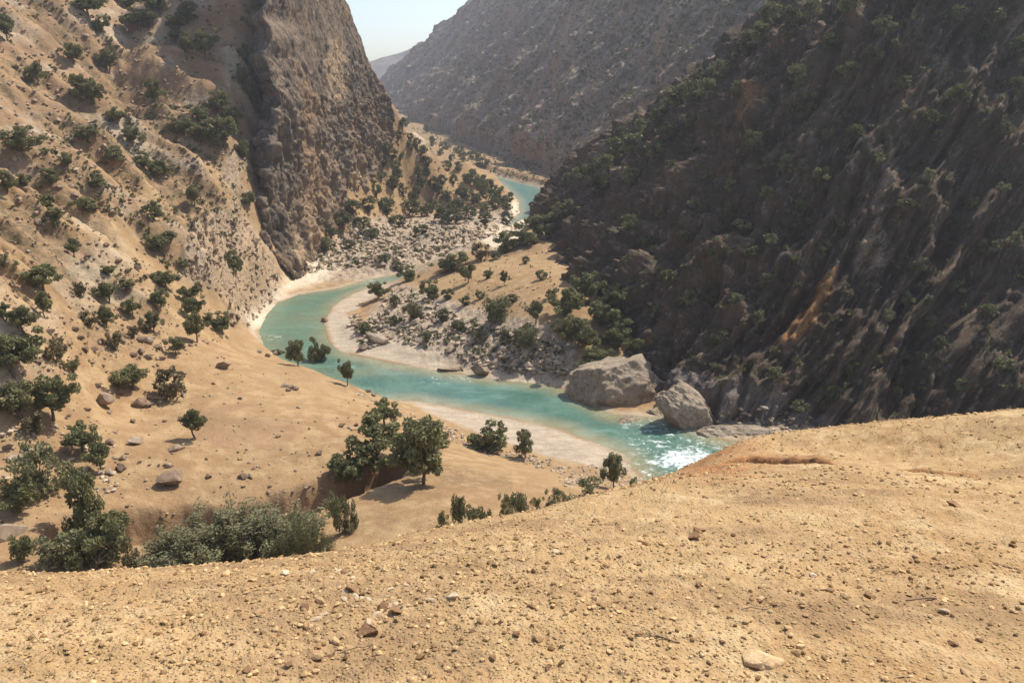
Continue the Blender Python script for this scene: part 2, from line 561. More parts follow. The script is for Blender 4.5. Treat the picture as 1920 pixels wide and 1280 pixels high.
WASHW = [([ray_ground(*q) for q in pl], a, w) for pl, a, w in WASH]
GULLY = [PZ(u, v, -48)[:2] for u, v in [(150, 1010), (260, 985), (340, 968), (430, 962), (500, 945), (560, 928), (640, 905), (700, 880)]]

BAR_IN = [(745, 527), (700, 535), (660, 550), (620, 575), (607, 610), (615, 640), (640, 660), (690, 672), (760, 685), (830, 697), (870, 694), (820, 655), (760, 640), (700, 632), (668, 610), (650, 590), (690, 565), (725, 545)]
BAR_NEAR = [(770, 752), (870, 767), (960, 783), (1050, 803), (1130, 835), (1175, 852), (1200, 890), (1080, 868), (1010, 850), (935, 825), (860, 796), (800, 772)]
PALE = [(455, 600), (490, 622), (540, 548), (600, 530), (650, 490), (600, 478), (545, 515), (505, 575)]
PALE2 = [(960, 375), (1005, 395), (985, 440), (930, 470), (900, 450), (940, 410)]
BF = [(560, 520), (640, 530), (760, 515), (860, 480), (930, 430), (960, 395), (900, 395), (800, 405), (690, 410), (620, 450)]
RB = [(690, 585), (745, 530), (800, 545), (880, 575), (1000, 600), (1080, 640), (1080, 730), (960, 712), (840, 695), (760, 650), (690, 625)]
CRAG = [(360, 430), (440, 390), (480, 440), (530, 520), (520, 560), (470, 610), (430, 610), (430, 560), (340, 520)]
SANDR = [(880, 520), (940, 470), (1050, 450), (1070, 560), (1000, 590), (900, 560)]
SCRUBZ = [(0, 250), (200, 180), (420, 180), (480, 330), (470, 420), (300, 470), (150, 420), (0, 330)]


def valley_height(x, y):
    z = VAL(x, y)
    p = np.stack([x, y, np.zeros_like(x)], 1)
    dr = sdpoly(x, y, RIVER)
    far = smooth(np.hypot(x, y), 500, 800)
    for pl, a, w in WASHW:
        d = sdline(x, y, pl)
        z = z + 1.7 * a * np.exp(-(d / w) ** 2)
    d = sdline(x, y, GULLY)
    z = z - 4.2 * np.exp(-((d + 0.9 * fbm(p, 0.3, 3, 0.6, 3)) / 3.4) ** 6)
    hill = smooth(z, -46, -30) * (x < 30)
    z = z + fbm(p, 0.03, 4, 0.5, 1) * (0.4 + 2.2 * hill) + fbm(p, 0.16, 4, 0.55, 5) * (0.2 + 0.8 * hill) + hill * 1.1 * fbm(p, 0.07, 3, 0.55, 7, ridged=True)
    cc, aa = y + 0.12 * x, x - 0.12 * y
    qh = np.stack([cc + 4 * noise(p * 0.06, 12), aa * 0.16, 0 * x], 1)
    z = z + hill * (7.0 * fbm(qh, 0.05, 3, 0.5, 13, ridged=True) - 1.5 + 1.5 * fbm(qh, 0.2, 3, 0.6, 15, ridged=True) + 3.0 * terr(fbm(p, 0.07, 4, 0.6, 17), 7, 0.2) - 0.8)
    bank = smooth(dr, 0.0, 7.0)
    zb = ZW + 0.05 + 0.03 * np.maximum(dr, 0)
    z = np.maximum(z, zb)
    z = zb + (z - zb) * bank
    z = np.where(dr < 0, ZW - np.minimum(2.0, -dr * 0.35) - 0.02, z)
    return z, dr


def build_valley():
    az = np.radians(np.linspace(-47, 44, 900))
    r = np.exp(np.linspace(math.log(28), math.log(1700), 800))
    A, R = np.meshgrid(az, r)
    x, y = (R * np.sin(A)).ravel(), (R * np.cos(A)).ravel()
    z, dr = valley_height(x, y)
    p = np.stack([x, y, z], 1)
    u, v, D = proj(p)
    q = p.copy()
    jit = fbm(p, 0.2, 2, 0.5, 9) * 10

    def zone(poly, s=8):
        return smooth(-(sdpoly(u + jit, v + jit * 0.7, poly)), -s, s)
    inr = D < 470
    bar = np.maximum(zone(BAR_IN, 5), zone(BAR_NEAR, 5)) * inr
    bw = 2.6 + 3.2 * fbm(p, 0.045, 3, 0.6, 36)
    bar = np.maximum(bar, smooth(dr, np.maximum(bw, 0.4) + 0.8, np.maximum(bw, 0.4) * 0.4) * (dr > 0) * 0.8)
    fan = zone([(1235, 770), (1300, 792), (1420, 832), (1600, 860), (1700, 760), (1300, 730)], 8) * inr
    pale = np.maximum(zone(PALE, 12), zone(PALE2, 6)) * inr
    bar = bar * (1 - fan)
    rock = np.maximum.reduce([zone(BF, 10), zone(RB, 10), zone(CRAG, 14), fan * 0.8]) * inr
    crag = zone(CRAG, 18) * inr
    lump = fbm(p, 0.35, 4, 0.6, 21)
    z = z + rock * (0.9 * lump + 0.35 * fbm(p, 1.1, 3, 0.6, 23)) * (dr > 0.5)
    z = z + crag * (7.0 * terr(fbm(p, 0.11, 4, 0.6, 29), 7, 0.15) + 4.0 * fbm(p, 0.12, 4, 0.6, 25, ridged=True) + 1.6 * fbm(p, 0.5, 3, 0.6, 27, ridged=True)) * smooth(dr, 1, 6)
    p[:, 2] = z
    sand = zone(SANDR, 10) * inr
    outc = smooth(fbm(p, 0.06, 4, 0.6, 45), 0.10, 0.32) * smooth(z, -40, -28) * (x < 25) * inr
    rock = np.maximum(rock * (1 - sand) * (1 - 0.45 * crag), 0.75 * outc)
    pale = np.maximum(pale, 0.4 * smooth(fbm(p, 0.035, 3, 0.55, 47), 0.15, 0.45) * (z > -44) * (x < 20) * inr)
    scrub = np.maximum(zone(SCRUBZ, 40) * inr, 0.5 * smooth(fbm(p, 0.05, 3, 0.5, 31), 0.0, 0.4) * (x < 0))
    scrub = scrub * smooth(fbm(p, 0.07, 4, 0.6, 33), -0.25, 0.15)
    scrub = np.maximum(scrub, smooth(np.hypot(x, y), 440, 520) * 0.7)
    wet = smooth(dr, 1.6, 0.1) * smooth(fbm(p, 0.08, 2, 0.5, 35), -0.3, 0.2)
    brown = smooth(fbm(p, 0.028, 4, 0.55, 37) + 0.9 * smooth(z, -34, -6) - 0.35, -0.25, 0.35) * (x < 20) * inr
    qh = np.stack([y + 0.12 * x + 4 * noise(np.stack([x, y, 0 * x], 1) * 0.06, 12), (x - 0.12 * y) * 0.16, 0 * x], 1)
    rg = fbm(qh, 0.05, 3, 0.5, 13, ridged=True)
    hm = smooth(z, -46, -34) * (x < 20) * inr
    q1, q2 = np.percentile(rg[hm > 0.5], [22, 58])
    gul = (1 - smooth(rg, q1, q2)) * hm
    pale = np.maximum(pale, 0.0)
    scrub = np.maximum(scrub, gul)
    brown = np.maximum(brown, gul)
    brown = np.maximum(brown, 0.8 * smooth(fbm(p, 0.05, 4, 0.6, 39), 0.12, 0.4))
    gl = sdline(x, y, GULLY)
    brown = np.maximum(brown, np.exp(-(gl / 4.5) ** 4))
    at = {'brown': brown * (1 - bar), 'bar': bar, 'pale': pale, 'rock': rock, 'scrub': scrub * (1 - bar), 'wet': wet * 0.8}
    me = mesh_np('ground', p, gridfaces(800, 900)[:, ::-1], M['valley'], attrs={k: (w, 'POINT') for k, w in at.items()})
    return struct(link('ground', me))


def build_water():
    az = np.radians(np.linspace(-32, 44, 560))
    r = np.exp(np.linspace(math.log(95), math.log(1500), 640))
    A, R = np.meshgrid(az, r)
    x, y = (R * np.sin(A)).ravel(), (R * np.cos(A)).ravel()
    dr = sdpoly(x, y, RIVER)
    p = np.stack([x, y, np.full_like(x, ZW)], 1)
    u, v, D = proj(p)
    foam = np.exp(-(((u - 1290) / 78) ** 2 + ((v - 862) / 26) ** 2)) * 1.25
    foam = np.maximum(foam, 0.5 * smooth(u, 1080, 1230) * smooth(v, 745, 800))
    foam = np.maximum(foam, 0.55 * np.exp(-(((u - 1190) / 45) ** 2 + ((v - 797) / 12) ** 2)))
    foam = np.maximum(foam, 0.42 * np.exp(-(((u - 850) / 90) ** 2 + ((v - 712) / 10) ** 2)))
    foam = np.maximum(foam, 0.5 * np.exp(-(((u - 515) / 25) ** 2 + ((v - 632) / 12) ** 2)))
    foam = np.maximum(foam, 0.55 * np.exp(-(((u - 690) / 50) ** 2 + ((v - 530) / 8) ** 2)))
    foam = np.maximum(foam, 0.35 * np.exp(-(((u - 640) / 35) ** 2 + ((v - 690) / 12) ** 2)))
    shallow = np.exp(-(((u - 570) / 45) ** 2 + ((v - 605) / 40) ** 2)) * 0.55
    depth = smooth(-dr, 0.3, 6.0) * (1 - shallow) * (1 - 0.5 * np.exp(-(((u - 700) / 80) ** 2 + ((v - 695) / 12) ** 2)))
    z = ZW + foam * 0.7 * fbm(p, 0.55, 4, 0.6, 41) + 0.05 * fbm(p, 0.7, 2, 0.5, 43)
    p[:, 2] = z
    f = gridfaces(640, 560)
    keep = (dr[f] < 5).any(1)
    f = f[keep]
    used, inv = np.unique(f, return_inverse=True)
    f = inv.reshape(f.shape)
    me = mesh_np('water', p[used], f[:, ::-1], M['water'], attrs={'bend': ((smooth(u, 660, 560) * smooth(v, 500, 540))[used], 'POINT'), 'depth': (depth[used], 'POINT'), 'foam': (foam[used], 'POINT')})
    o = struct(link('water', me))
    return o


# ------------------------------------------------------------------ foreground slope
BROW = [(-350, 1060, 4.4), (-150, 1062, 4.5), (0, 1070, 4.6), (120, 1072, 4.7), (300, 1062, 4.9), (450, 1052, 5.1), (620, 1030, 5.4), (820, 988, 5.9), (1000, 955, 6.6), (1200, 903, 8.2),
        (1300, 868, 10.8), (1400, 820, 13.0), (1600, 795, 14.2), (1800, 778, 15.2), (1920, 765, 16.0), (2100, 745, 17), (2400, 715, 19)]


def build_fore():
    c = []
    for k in range(9):
        u = -300 + k * 320
        c.append(P(u, 1280, 2.62 + 0.0001 * (u - 960)))
    for x in (-4, -2, 0, 2, 4):
        c.append(np.array([x, 0.3, -1.6 + 0.02 * x]))
        c.append(np.array([x, -2.5, -1.2 + 0.02 * x]))
    c += [P(1400, 893, 8.9), P(1580, 900, 8.3), P(1750, 902, 7.9), P(1950, 905, 7.6), P(2300, 900, 7.5), P(1500, 860, 10.6), P(1800, 850, 10.2)]
    for u, v, D in BROW:
        q = P(u, v, D)
        c.append(q)
        h = q[:2] / np.linalg.norm(q[:2])
        for dd, dz in ((1.2, 1.05), (4, 4.2), (12, 13), (28, 30), (50, 54)):
            c.append(np.array([*(q[:2] + h * dd), q[2] - dz]))
    for q in ((8, 0, -1.45), (14, 2, -2.1), (24, 6, -4.2), (-8, 0, -1.95), (-14, 2, -3.2), (-24, 6, -6.5), (8, -6, 0.6), (-8, -6, 0.2), (0, -8, 0.7), (20, -10, 1.5), (-20, -10, 0.8)):
        c.append(np.array(q, float))
    T = TPS(np.array(c), 1e-7)
    az = np.radians(np.concatenate([np.linspace(-115, -37, 100)[:-1], np.linspace(-37, 37, 640), np.linspace(37, 115, 100)[1:]]))
    r = np.exp(np.linspace(math.log(0.5), math.log(46), 800))
    A, R = np.meshgrid(az, r)
    x, y = (R * np.sin(A)).ravel(), (R * np.cos(A)).ravel()
    z = T(x, y)
    p = np.stack([x, y, z], 1)
    u, v, D = proj(p)
    crease = [P(uu, vv, dd)[:2] for uu, vv, dd in [(1290, 893, 8.6), (1400, 893, 8.9), (1580, 900, 8.3), (1760, 902, 7.9), (1900, 906, 7.7)]]
    dc = sdline(x, y, crease)
    cy = np.interp(x, [c_[0] for c_ in crease], [c_[1] for c_ in crease])
    cn = np.stack([x, y, 0 * x], 1)
    sg = y - cy + 0.10 * fbm(cn, 2.2, 3, 0.6, 48)
    cw = smooth(x, crease[0][0] - 0.3, crease[0][0] + 0.6) * smooth(x, crease[-1][0] + 0.2, crease[-1][0] - 1.5) * smooth(fbm(cn, 0.7, 2, 0.5, 49), -0.6, 0.1)
    z = z + 0.26 * cw * smooth(sg, -0.05, 0.07) * smooth(sg, 5.0, 0.3)
    z = z - 0.04 * np.exp(-(dc / 0.2) ** 2) * smooth(fbm(np.stack([x, y, 0 * x], 1), 0.8, 2, 0.5, 50), -0.5, 0.1)
    near = smooth(np.hypot(x, y), 30, 12)
    z = z + 0.09 * fbm(p, 0.55, 3, 0.5, 51) + near * 0.03 * fbm(p * np.array([0.5, 1.6, 1]), 1.8, 3, 0.55, 52, ridged=True) + near * (0.022 * fbm(p, 4.5, 3, 0.55, 53) + 0.016 * fbm(p, 18, 3, 0.65, 55))
    p[:, 2] = z
    ang = np.arctan2(z, np.hypot(x, y))
    bp = np.array([P(*k_) for k_ in BROW])
    baz = np.arctan2(bp[:, 0], bp[:, 1])
    bel = np.arctan2(bp[:, 2], np.hypot(bp[:, 0], bp[:, 1]))
    cap = np.interp(np.arctan2(x, y), baz, bel) + 0.0016 * fbm(np.stack([np.arctan2(x, y) * 60, 0 * x, 0 * x], 1), 1.0, 3, 0.6, 57)
    kk = 0.006
    over = (ang - cap) / kk
    ang = np.where(over < -20, ang, cap - kk * np.log1p(np.exp(-np.clip(over, -25, 40))))
    z = np.hypot(x, y) * np.tan(ang)
    p[:, 2] = z
    red = np.exp(-((u - 1330) / 90) ** 2 - ((v - 872) / 30) ** 2) * 0.9
    red = np.maximum(red, 0.7 * np.exp(-(dc / 0.22) ** 2))
    me = mesh_np('hillside', p, gridfaces(800, 838)[:, ::-1], M['fore'], attrs={'red': (red, 'POINT')})
    return struct(link('hillside', me))


# ------------------------------------------------------------------ sheets of rock given by columns of points
def sheet(rows, nu, nv, blur=3):
    """rows: list of row polylines (each (K,3)); returns a dense (nv,nu,3) grid"""
    rows = np.array(rows, float)                     # (Rw, K, 3)
    Rw, K, _ = rows.shape
    seg = np.linalg.norm(np.diff(rows, axis=1), axis=2).mean(0)
    s = np.concatenate([[0], np.cumsum(seg)])
    s /= s[-1]
    su = np.linspace(0, 1, nu)
    A = np.empty((Rw, nu, 3))
    for k in range(Rw):
        for c in range(3):
            A[k, :, c] = np.interp(su, s, rows[k, :, c])
    segv = np.linalg.norm(np.diff(A, axis=0), axis=2).mean(1)
    t = np.concatenate([[0], np.cumsum(segv)])
    t /= t[-1]
    tv = np.linspace(0, 1, nv)
    G = np.empty((nv, nu, 3))
    for j in range(nu):
        for c in range(3):
            G[:, j, c] = np.interp(tv, t, A[:, j, c])
    for ax, n in ((1, nu // 45 * blur), (0, nv // 60 * blur)):
        if n < 2:
            continue
        k = np.hanning(n + 2)[1:-1]
        k /= k.sum()
        pad = [(0, 0)] * 3
        pad[ax] = (n // 2, n - 1 - n // 2)
        H = np.pad(G, pad, 'reflect', reflect_type='odd')
        G = np.apply_along_axis(lambda m_: np.convolve(m_, k, 'valid'), ax, H)
    return G


def build_wall():
    base = [(990, 425, 420), (1000, 440, 372), (985, 462, 300), (1000, 500, 255), (1000, 570, 225), (1010, 645, 196), (1050, 722, 170), (1180, 772, 158), (1300, 797, 150), (1450, 812, 146), (1700, 812, 144), (2150, 820, 142), (2600, 820, 140)]
    crest = [(990, 410, 430), (1015, 372, 385), (1058, 332, 335), (1150, 256, 288), (1280, 176, 246), (1400, 82, 221), (1480, 15, 206), (1600, -110, 197), (1750, -280, 192), (1950, -480, 192), (2250, -650, 205), (2700, -750, 220), (3300, -800, 235)]
    B = np.array([P(*c) for c in base])
    B[:, 2] -= 3
    Cq = np.array([P(*c) for c in crest])
    mid = B * 0.55 + Cq * 0.45
    mid2 = B * 0.22 + Cq * 0.78
    out = np.array([-0.75, -0.66, 0.0])
    h = (Cq[:, 2] - B[:, 2])[:, None]
    mid = mid - out * h * 0.02
    mid2 = mid2 + out * h * 0.035
    back = Cq + np.array([14, 10, -3.0]) + np.zeros_like(Cq)
    back2 = Cq + np.array([60, 50, -45.0])
    G = sheet([B, mid, mid2, Cq, back, back2], 1000, 460, 2)
    N = gridnormals(G)
    if N[100, 500, 1] > 0:
        N = -N
    p = G.reshape(-1, 3)
    u0, v0, D0 = proj(p)
    nv, nu = G.shape[:2]
    ss, tt = np.meshgrid(np.linspace(0, 520, nu), np.linspace(0, 200, nv))
    q = np.stack([(ss - 0.35 * tt).ravel() + 5 * noise(p * 0.05, 3), tt.ravel() * 0.34, np.zeros(nv * nu)], 1)
    rib = fbm(q, 0.045, 3, 0.5, 61, ridged=True)
    rib2 = fbm(q, 0.17, 3, 0.55, 63, ridged=True)
    strat = fbm(np.stack([q[:, 0] * 0.4, tt.ravel() * 1.3, q[:, 2]], 1), 0.3, 3, 0.6, 64, ridged=True)
    n3 = fbm(p, 0.09, 4, 0.6, 65)
    n4 = fbm(p, 0.5, 4, 0.65, 67)
    n5 = fbm(p, 1.6, 2, 0.6, 69)
    amp = smooth(D0, 440, 300) * 0.6 + 0.4
    led = terr(fbm(p + 0.0, 0.055, 4, 0.6, 72), 9)
    led2 = terr(fbm(q * np.array([1, 2.2, 1]), 0.11, 3, 0.6, 74), 7)
    disp = amp * (6.5 * rib + 2.6 * rib2 + 0.8 * strat + 7.0 * led + 4.5 * led2 + 1.0 * n4 + 0.4 * n5)
    disp = disp - 3.0 * amp
    p = p + N.reshape(-1, 3) * disp[:, None]

    jit = fbm(p, 0.3, 3, 0.6, 71) * 16

    def zone(poly, s=5):
        return smooth(-(sdpoly(u0 + jit, v0 + jit, poly)), -s, s)
    vis = D0 < 400
    orange = zone([(1455, 655), (1500, 590), (1545, 520), (1565, 510), (1555, 560), (1525, 620), (1490, 655)], 6)
    orange = np.maximum(orange, 0.8 * zone([(1400, 240), (1420, 180), (1450, 185), (1440, 240), (1415, 260)], 6))
    pale = zone([(1600, 520), (1610, 440), (1640, 420), (1655, 450), (1645, 515)], 6)
    pale = np.maximum(pale, zone([(1625, 400), (1650, 330), (1670, 280), (1685, 290), (1665, 360), (1640, 410)], 5))
    for a in ([(1290, 200), (1330, 185), (1345, 160), (1300, 190)], [(1500, 40), (1520, 0), (1560, 0), (1530, 35)], [(1860, 130), (1890, 50), (1915, 30), (1900, 90)],
              [(1870, 240), (1900, 215), (1920, 210), (1920, 240)], [(1090, 345), (1130, 310), (1170, 275), (1140, 315)], [(1140, 360), (1180, 310), (1200, 315), (1160, 365)],
              [(1745, 110), (1770, 90), (1780, 150), (1755, 170)]):
        pale = np.maximum(pale, 0.75 * zone(a, 5))
    scree = zone([(1240, 700), (1330, 720), (1450, 740), (1560, 800), (1560, 840), (1240, 840)], 14)
    at = {'flow': np.stack([q[:, 0] + 2.5 * noise(p * 0.12, 5), q[:, 1] * 2.2 + 2.5 * noise(p * 0.12, 6), 0.35 * n3 * 9], 1), 'orange': orange * vis, 'pale': pale * vis, 'scree': scree * vis}
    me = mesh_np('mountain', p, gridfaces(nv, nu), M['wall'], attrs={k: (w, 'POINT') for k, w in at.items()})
    return struct(link('mountain', me))


def build_cliff():
    cols = [  # foot, top (u, v, D)
        ((445, 330, 300), (480, -260, 335)),
        ((466, 385, 257), (496, -260, 286)),
        ((498, 470, 244), (512, -260, 268)),
        ((545, 520, 254), (560, -170, 288)),
        ((590, 490, 280), (600, -100, 306)),
        ((635, 425, 306), (632, -40, 324)),
        ((690, 325, 340), (688, 100, 350)),
        ((735, 245, 366), (738, 214, 366)),
        ((752, 240, 385), (748, 232, 384)),
    ]
    F = np.array([P(*a) for a, b in cols])
    F[:, 2] -= 4
    T = np.array([P(*b) for a, b in cols])
    m1 = F * 0.6 + T * 0.4
    m2 = F * 0.25 + T * 0.75
    b1 = T + np.array([-8, 6, -1.0])
    b2 = T + np.array([-40, 30, -25.0])
    G = sheet([F, m1, m2, T, b1, b2], 560, 460, 1)
    gz = G[..., 2].ravel()
    sl = np.linspace(0, 1, G.shape[1])
    wv = (1 - smooth(sl, 0.30, 0.55))[None] * (8.0 * (fbm(np.stack([gz * 0 + 3.3, gz * 0, gz], 1), 0.045, 4, 0.6, 94)).reshape(G.shape[:2]) + 2.5 * terr(fbm(np.stack([gz * 0 + 7.3, gz * 0, gz], 1), 0.11, 3, 0.6, 95), 6).reshape(G.shape[:2]))
    G[..., 0] += wv
    G[..., 1] += wv * 0.5
    N = gridnormals(G)
    if N[100, 300, 0] < 0:
        N = -N
    p = G.reshape(-1, 3)
    q = p * np.array([1, 1, 0.16])
    col = fbm(q, 0.10, 4, 0.55, 81, ridged=True)
    col2 = fbm(p * np.array([1, 1, 0.3]), 0.35, 4, 0.6, 83, ridged=True)
    n3 = fbm(p, 0.06, 4, 0.55, 85)
    n4 = fbm(p, 0.7, 4, 0.65, 87)
    disp = 2.0 * col + 0.9 * col2 + 1.3 * n3 + 0.8 * n4 + 3.6 * terr(fbm(p * np.array([1, 1, 0.55]), 0.1, 4, 0.65, 86), 9, 0.08) + 2.6 * terr(fbm(p * np.array([1, 1, 0.7]), 0.22, 3, 0.6, 88), 7, 0.08) - 0.8
    u, v, D = proj(p)
    disp *= 0.35 + 0.65 * smooth(v, 60, 260) + 0.0
    p = p + N.reshape(-1, 3) * disp[:, None]
    u, v, D = proj(p)
    jit = fbm(p, 0.25, 3, 0.6, 89) * 20

    def zone(poly, s=8):
        return smooth(-(sdpoly(u + jit, v + jit, poly)), -s, s)
    orange = zone([(540, 500), (545, 420), (570, 330), (610, 270), (650, 310), (665, 350), (620, 420), (580, 480)], 18) * smooth(fbm(q, 0.12, 3, 0.6, 91), -0.25, 0.3)
    orange = np.maximum(orange, 0.8 * zone([(650, 330), (670, 310), (690, 325), (665, 370)], 8))
    orange = np.maximum(orange, 0.6 * zone([(610, 120), (630, 60), (645, 80), (650, 180), (620, 200)], 8))
    nv, nu = G.shape[:2]
    me = mesh_np('cliff', p, gridfaces(nv, nu)[:, ::-1], M['cliff'], attrs={'orange': (orange, 'POINT')})
    return struct(link('cliff', me))


def build_far():
    A = np.array([28.0, 523.0])
    B = np.array([-52.0, 800.0])
    e = (B - A) / np.linalg.norm(B - A)
    nrm = np.array([e[1], -e[0]])            # points right and away from the gorge
    if nrm[0] < 0:
        nrm = -nrm
    nu, nv = 760, 420
    s = np.linspace(-330, 1180, nu)
    t = np.linspace(0, 1, nv)
    S, T = np.meshgrid(s, t)
    dip = math.radians(50)
    n3 = np.array([-nrm[0] * math.sin(dip), -nrm[1] * math.sin(dip), math.cos(dip)])
    A3 = np.array([A[0], A[1], ZW + 0.5])
    kn = []
    for (u, v) in [(716, 158), (735, 140), (760, 116), (790, 88), (840, 44), (890, 0), (940, -42), (1000, -90), (1100, -160)]:
        d = P(u, v, 1.0)
        t_ = n3.dot(A3) / n3.dot(d)
        q = d * t_
        kn.append(((q[:2] - A).dot(e), q[2] - ZW - 0.5))
    kn.sort()
    print('far crest', [(round(x), round(y)) for x, y in kn])
    ks = [k_[0] for k_ in kn]
    s = np.linspace(-330, ks[-1] + 60, nu)
    S, T = np.meshgrid(s, t)
    crest = np.interp(s, [-330] + ks + [ks[-1] + 60], [kn[0][1] + 60] + [k_[1] for k_ in kn] + [0])
    H = T * (crest[None] + 4) - 4 + 0 * S
    L = H / math.tan(dip)
    X = A[0] + e[0] * S + nrm[0] * L
    Y = A[1] + e[1] * S + nrm[1] * L
    Z = ZW + 0.5 + H
    # behind the crest
    nb = 60
    Tb = np.linspace(0.03, 1, nb)[:, None]
    Xb = X[-1] + nrm[0] * Tb * 150
    Yb = Y[-1] + nrm[1] * Tb * 150
    Zb = Z[-1] - Tb * 60
    G = np.stack([np.vstack([X, Xb]), np.vstack([Y, Yb]), np.vstack([Z, Zb])], -1)
    nv = G.shape[0]
    N = gridnormals(G)
    if N[50, 300, 0] > 0:
        N = -N
    p = G.reshape(-1, 3)
    SS = np.vstack([S, np.repeat(S[-1:], nb, 0)]).ravel()
    HH = (G[..., 2] - ZW).ravel()
    q = np.stack([SS + 0.55 * HH + 14 * noise(p * 0.012, 3), 0.2 * HH, 0 * HH], 1)
    d = 16 * terr(fbm(p, 0.02, 4, 0.6, 104), 8) + 15 * fbm(q, 0.012, 3, 0.5, 101, ridged=True) + 6.5 * fbm(q, 0.04, 4, 0.55, 103, ridged=True) + 4 * fbm(p, 0.025, 4, 0.6, 105) + 2.4 * fbm(p, 0.12, 3, 0.65, 107)
    low = smooth(HH, 0, 14)
    p = p + N.reshape(-1, 3) * (d * (0.25 + 0.75 * low) * (1 - 0.75 * smooth(HH / np.maximum(np.tile(crest, G.shape[0]), 1.0), 0.8, 1.0)))[:, None]
    u, v, D = proj(p)
    band = smooth(HH + 3 * fbm(p, 0.05, 3, 0.6, 109), 9, 5) * smooth(SS, 330, 200)
    me = mesh_np('far_mountain', p, gridfaces(nv, nu), M['far'], attrs={'band': (band, 'POINT'), 'flow': (q, 'POINT')})
    return struct(link('far_mountain', me))


def build_ridge():
    us = np.linspace(300, 1500, 240)
    top = np.interp(us, [300, 600, 690, 745, 790, 850, 1500], [230, 150, 118, 100, 84, 60, -60])
    rows = []
    for k, f in enumerate(np.linspace(0, 1, 60)):
        rows.append([P(u, 200 + (t - 200) * f, 2000 + 400 * f) for u, t in zip(us, top)])
    back = [P(u, t, 2400) + np.array([0, 400, -260]) for u, t in zip(us, top)]
    rows.append(back)
    G = np.array(rows)
    p = G.reshape(-1, 3)
    p = p + np.stack([0 * p[:, 0], -40 * fbm(p, 0.004, 4, 0.6, 111, ridged=True), 12 * fbm(p, 0.008, 4, 0.6, 113)], 1)
    me = mesh_np('distant_hills', p, gridfaces(61, 240), M['ridge'])
    struct(link('distant_hills', me))


def build_terrain():
    n = 60
    x = np.linspace(-6000, 6000, n)
    X, Y = np.meshgrid(x, x)
    p = np.stack([X.ravel(), Y.ravel(), np.full(n * n, -95.0) + 3 * fbm(np.stack([X.ravel(), Y.ravel(), 0 * X.ravel()], 1), 0.001, 3, 0.5, 115)], 1)
    me = mesh_np('terrain', p, gridfaces(n, n), M['ridge'])
    struct(link('terrain', me))


ground = build_valley()
water = build_water()
fore = build_fore()
wall = build_wall()
cliff = build_cliff()
far = build_far()
build_ridge()
build_terrain()

# ------------------------------------------------------------------ ray casting onto the built ground
bpy.context.view_layer.update()
DG = bpy.context.evaluated_depsgraph_get()
BVH = {o.name: BVHTree.FromObject(o, DG) for o in (ground, fore, wall, cliff, far)}


def hit(u, v, names=('ground', 'hillside', 'mountain', 'cliff', 'far_mountain')):
    d = Vector(P(u, v, 1.0)).normalized()
    best = None
    for nm in names:
        loc, nor, idx, dist = BVH[nm].ray_cast(Vector((0, 0, 0)), d)
        if loc is not None and (best is None or dist < best[2]):
            best = (loc, nor, dist, nm)
    return best


def drop(x, y, names=('ground',)):
    best = None
    for nm in names:
        loc, nor, idx, dist = BVH[nm].ray_cast(Vector((x, y, 400)), Vector((0, 0, -1)))
        if loc is not None and (best is None or loc.z > best.z):
            best = loc
    return best


def depth(p):
    return p[1] * CP - p[2] * SP


# ------------------------------------------------------------------ plants
def leaf_cloud(centres, radii, n_per, leaf, rng, upright=0.0, squash=1.0, aspect=1.7):
    V, T = [], []
    for c, r, n in zip(centres, radii, n_per):
        d = rng.normal(size=(n, 3))
        d /= np.linalg.norm(d, axis=1)[:, None]
        rad = r * rng.uniform(0.15, 1.0, n) ** 0.45
        pos = np.asarray(c) + d * rad[:, None] * np.array([1, 1, squash])
        a = rng.normal(size=(n, 3))
        a[:, 2] += upright * 3
        a /= np.linalg.norm(a, axis=1)[:, None]
        b = np.cross(a, rng.normal(size=(n, 3)))
        b /= np.linalg.norm(b, axis=1)[:, None] + 1e-9
        s = leaf * rng.uniform(0.6, 1.35, n)[:, None]
        a, b = a * s * aspect * 0.5, b * s * 0.5
        q = np.stack([pos - a, pos + b * 0.9 - a * 0.1, pos + a, pos - b * 0.9 + a * 0.1], 1)
        V.append(q.reshape(-1, 3))
        T.append(np.clip(rng.uniform(0, 1) * 0.45 + rng.uniform(0, 0.55, n), 0, 1))
    V, T = np.concatenate(V), np.concatenate(T)
    return V, np.arange(len(V)).reshape(-1, 4), T


def tube(path, r0, r1, sides=6):
    path = np.asarray(path, float)
    n = len(path)
    V = []
    for k in range(n):
        t = path[min(k + 1, n - 1)] - path[max(k - 1, 0)]
        t /= np.linalg.norm(t) + 1e-9
        a = np.cross(t, [0.31, 0.17, 0.93] if abs(t[2]) < 0.9 else [1, 0, 0])
        a /= np.linalg.norm(a) + 1e-9
        b = np.cross(t, a)
        r = r0 + (r1 - r0) * k / (n - 1)
        for s in range(sides):
            an = 2 * math.pi * s / sides
            V.append(path[k] + r * (math.cos(an) * a + math.sin(an) * b))
    F = [[k * sides + s, k * sides + (s + 1) % sides, (k + 1) * sides + (s + 1) % sides, (k + 1) * sides + s] for k in range(n - 1) for s in range(sides)]
    return np.array(V), np.array(F)


def join(parts):
    V, F, off = [], [], 0
    for v, f in parts:
        V.append(v)
        F.append(f + off)
        off += len(v)
    return np.concatenate(V), np.concatenate(F)


def wiggle(a, b, rng, n=5, amp=0.05):
    t = np.linspace(0, 1, n)[:, None]
    p = a + (b - a) * t
    p[1:-1] += rng.normal(size=(n - 2, 3)) * amp
    return p


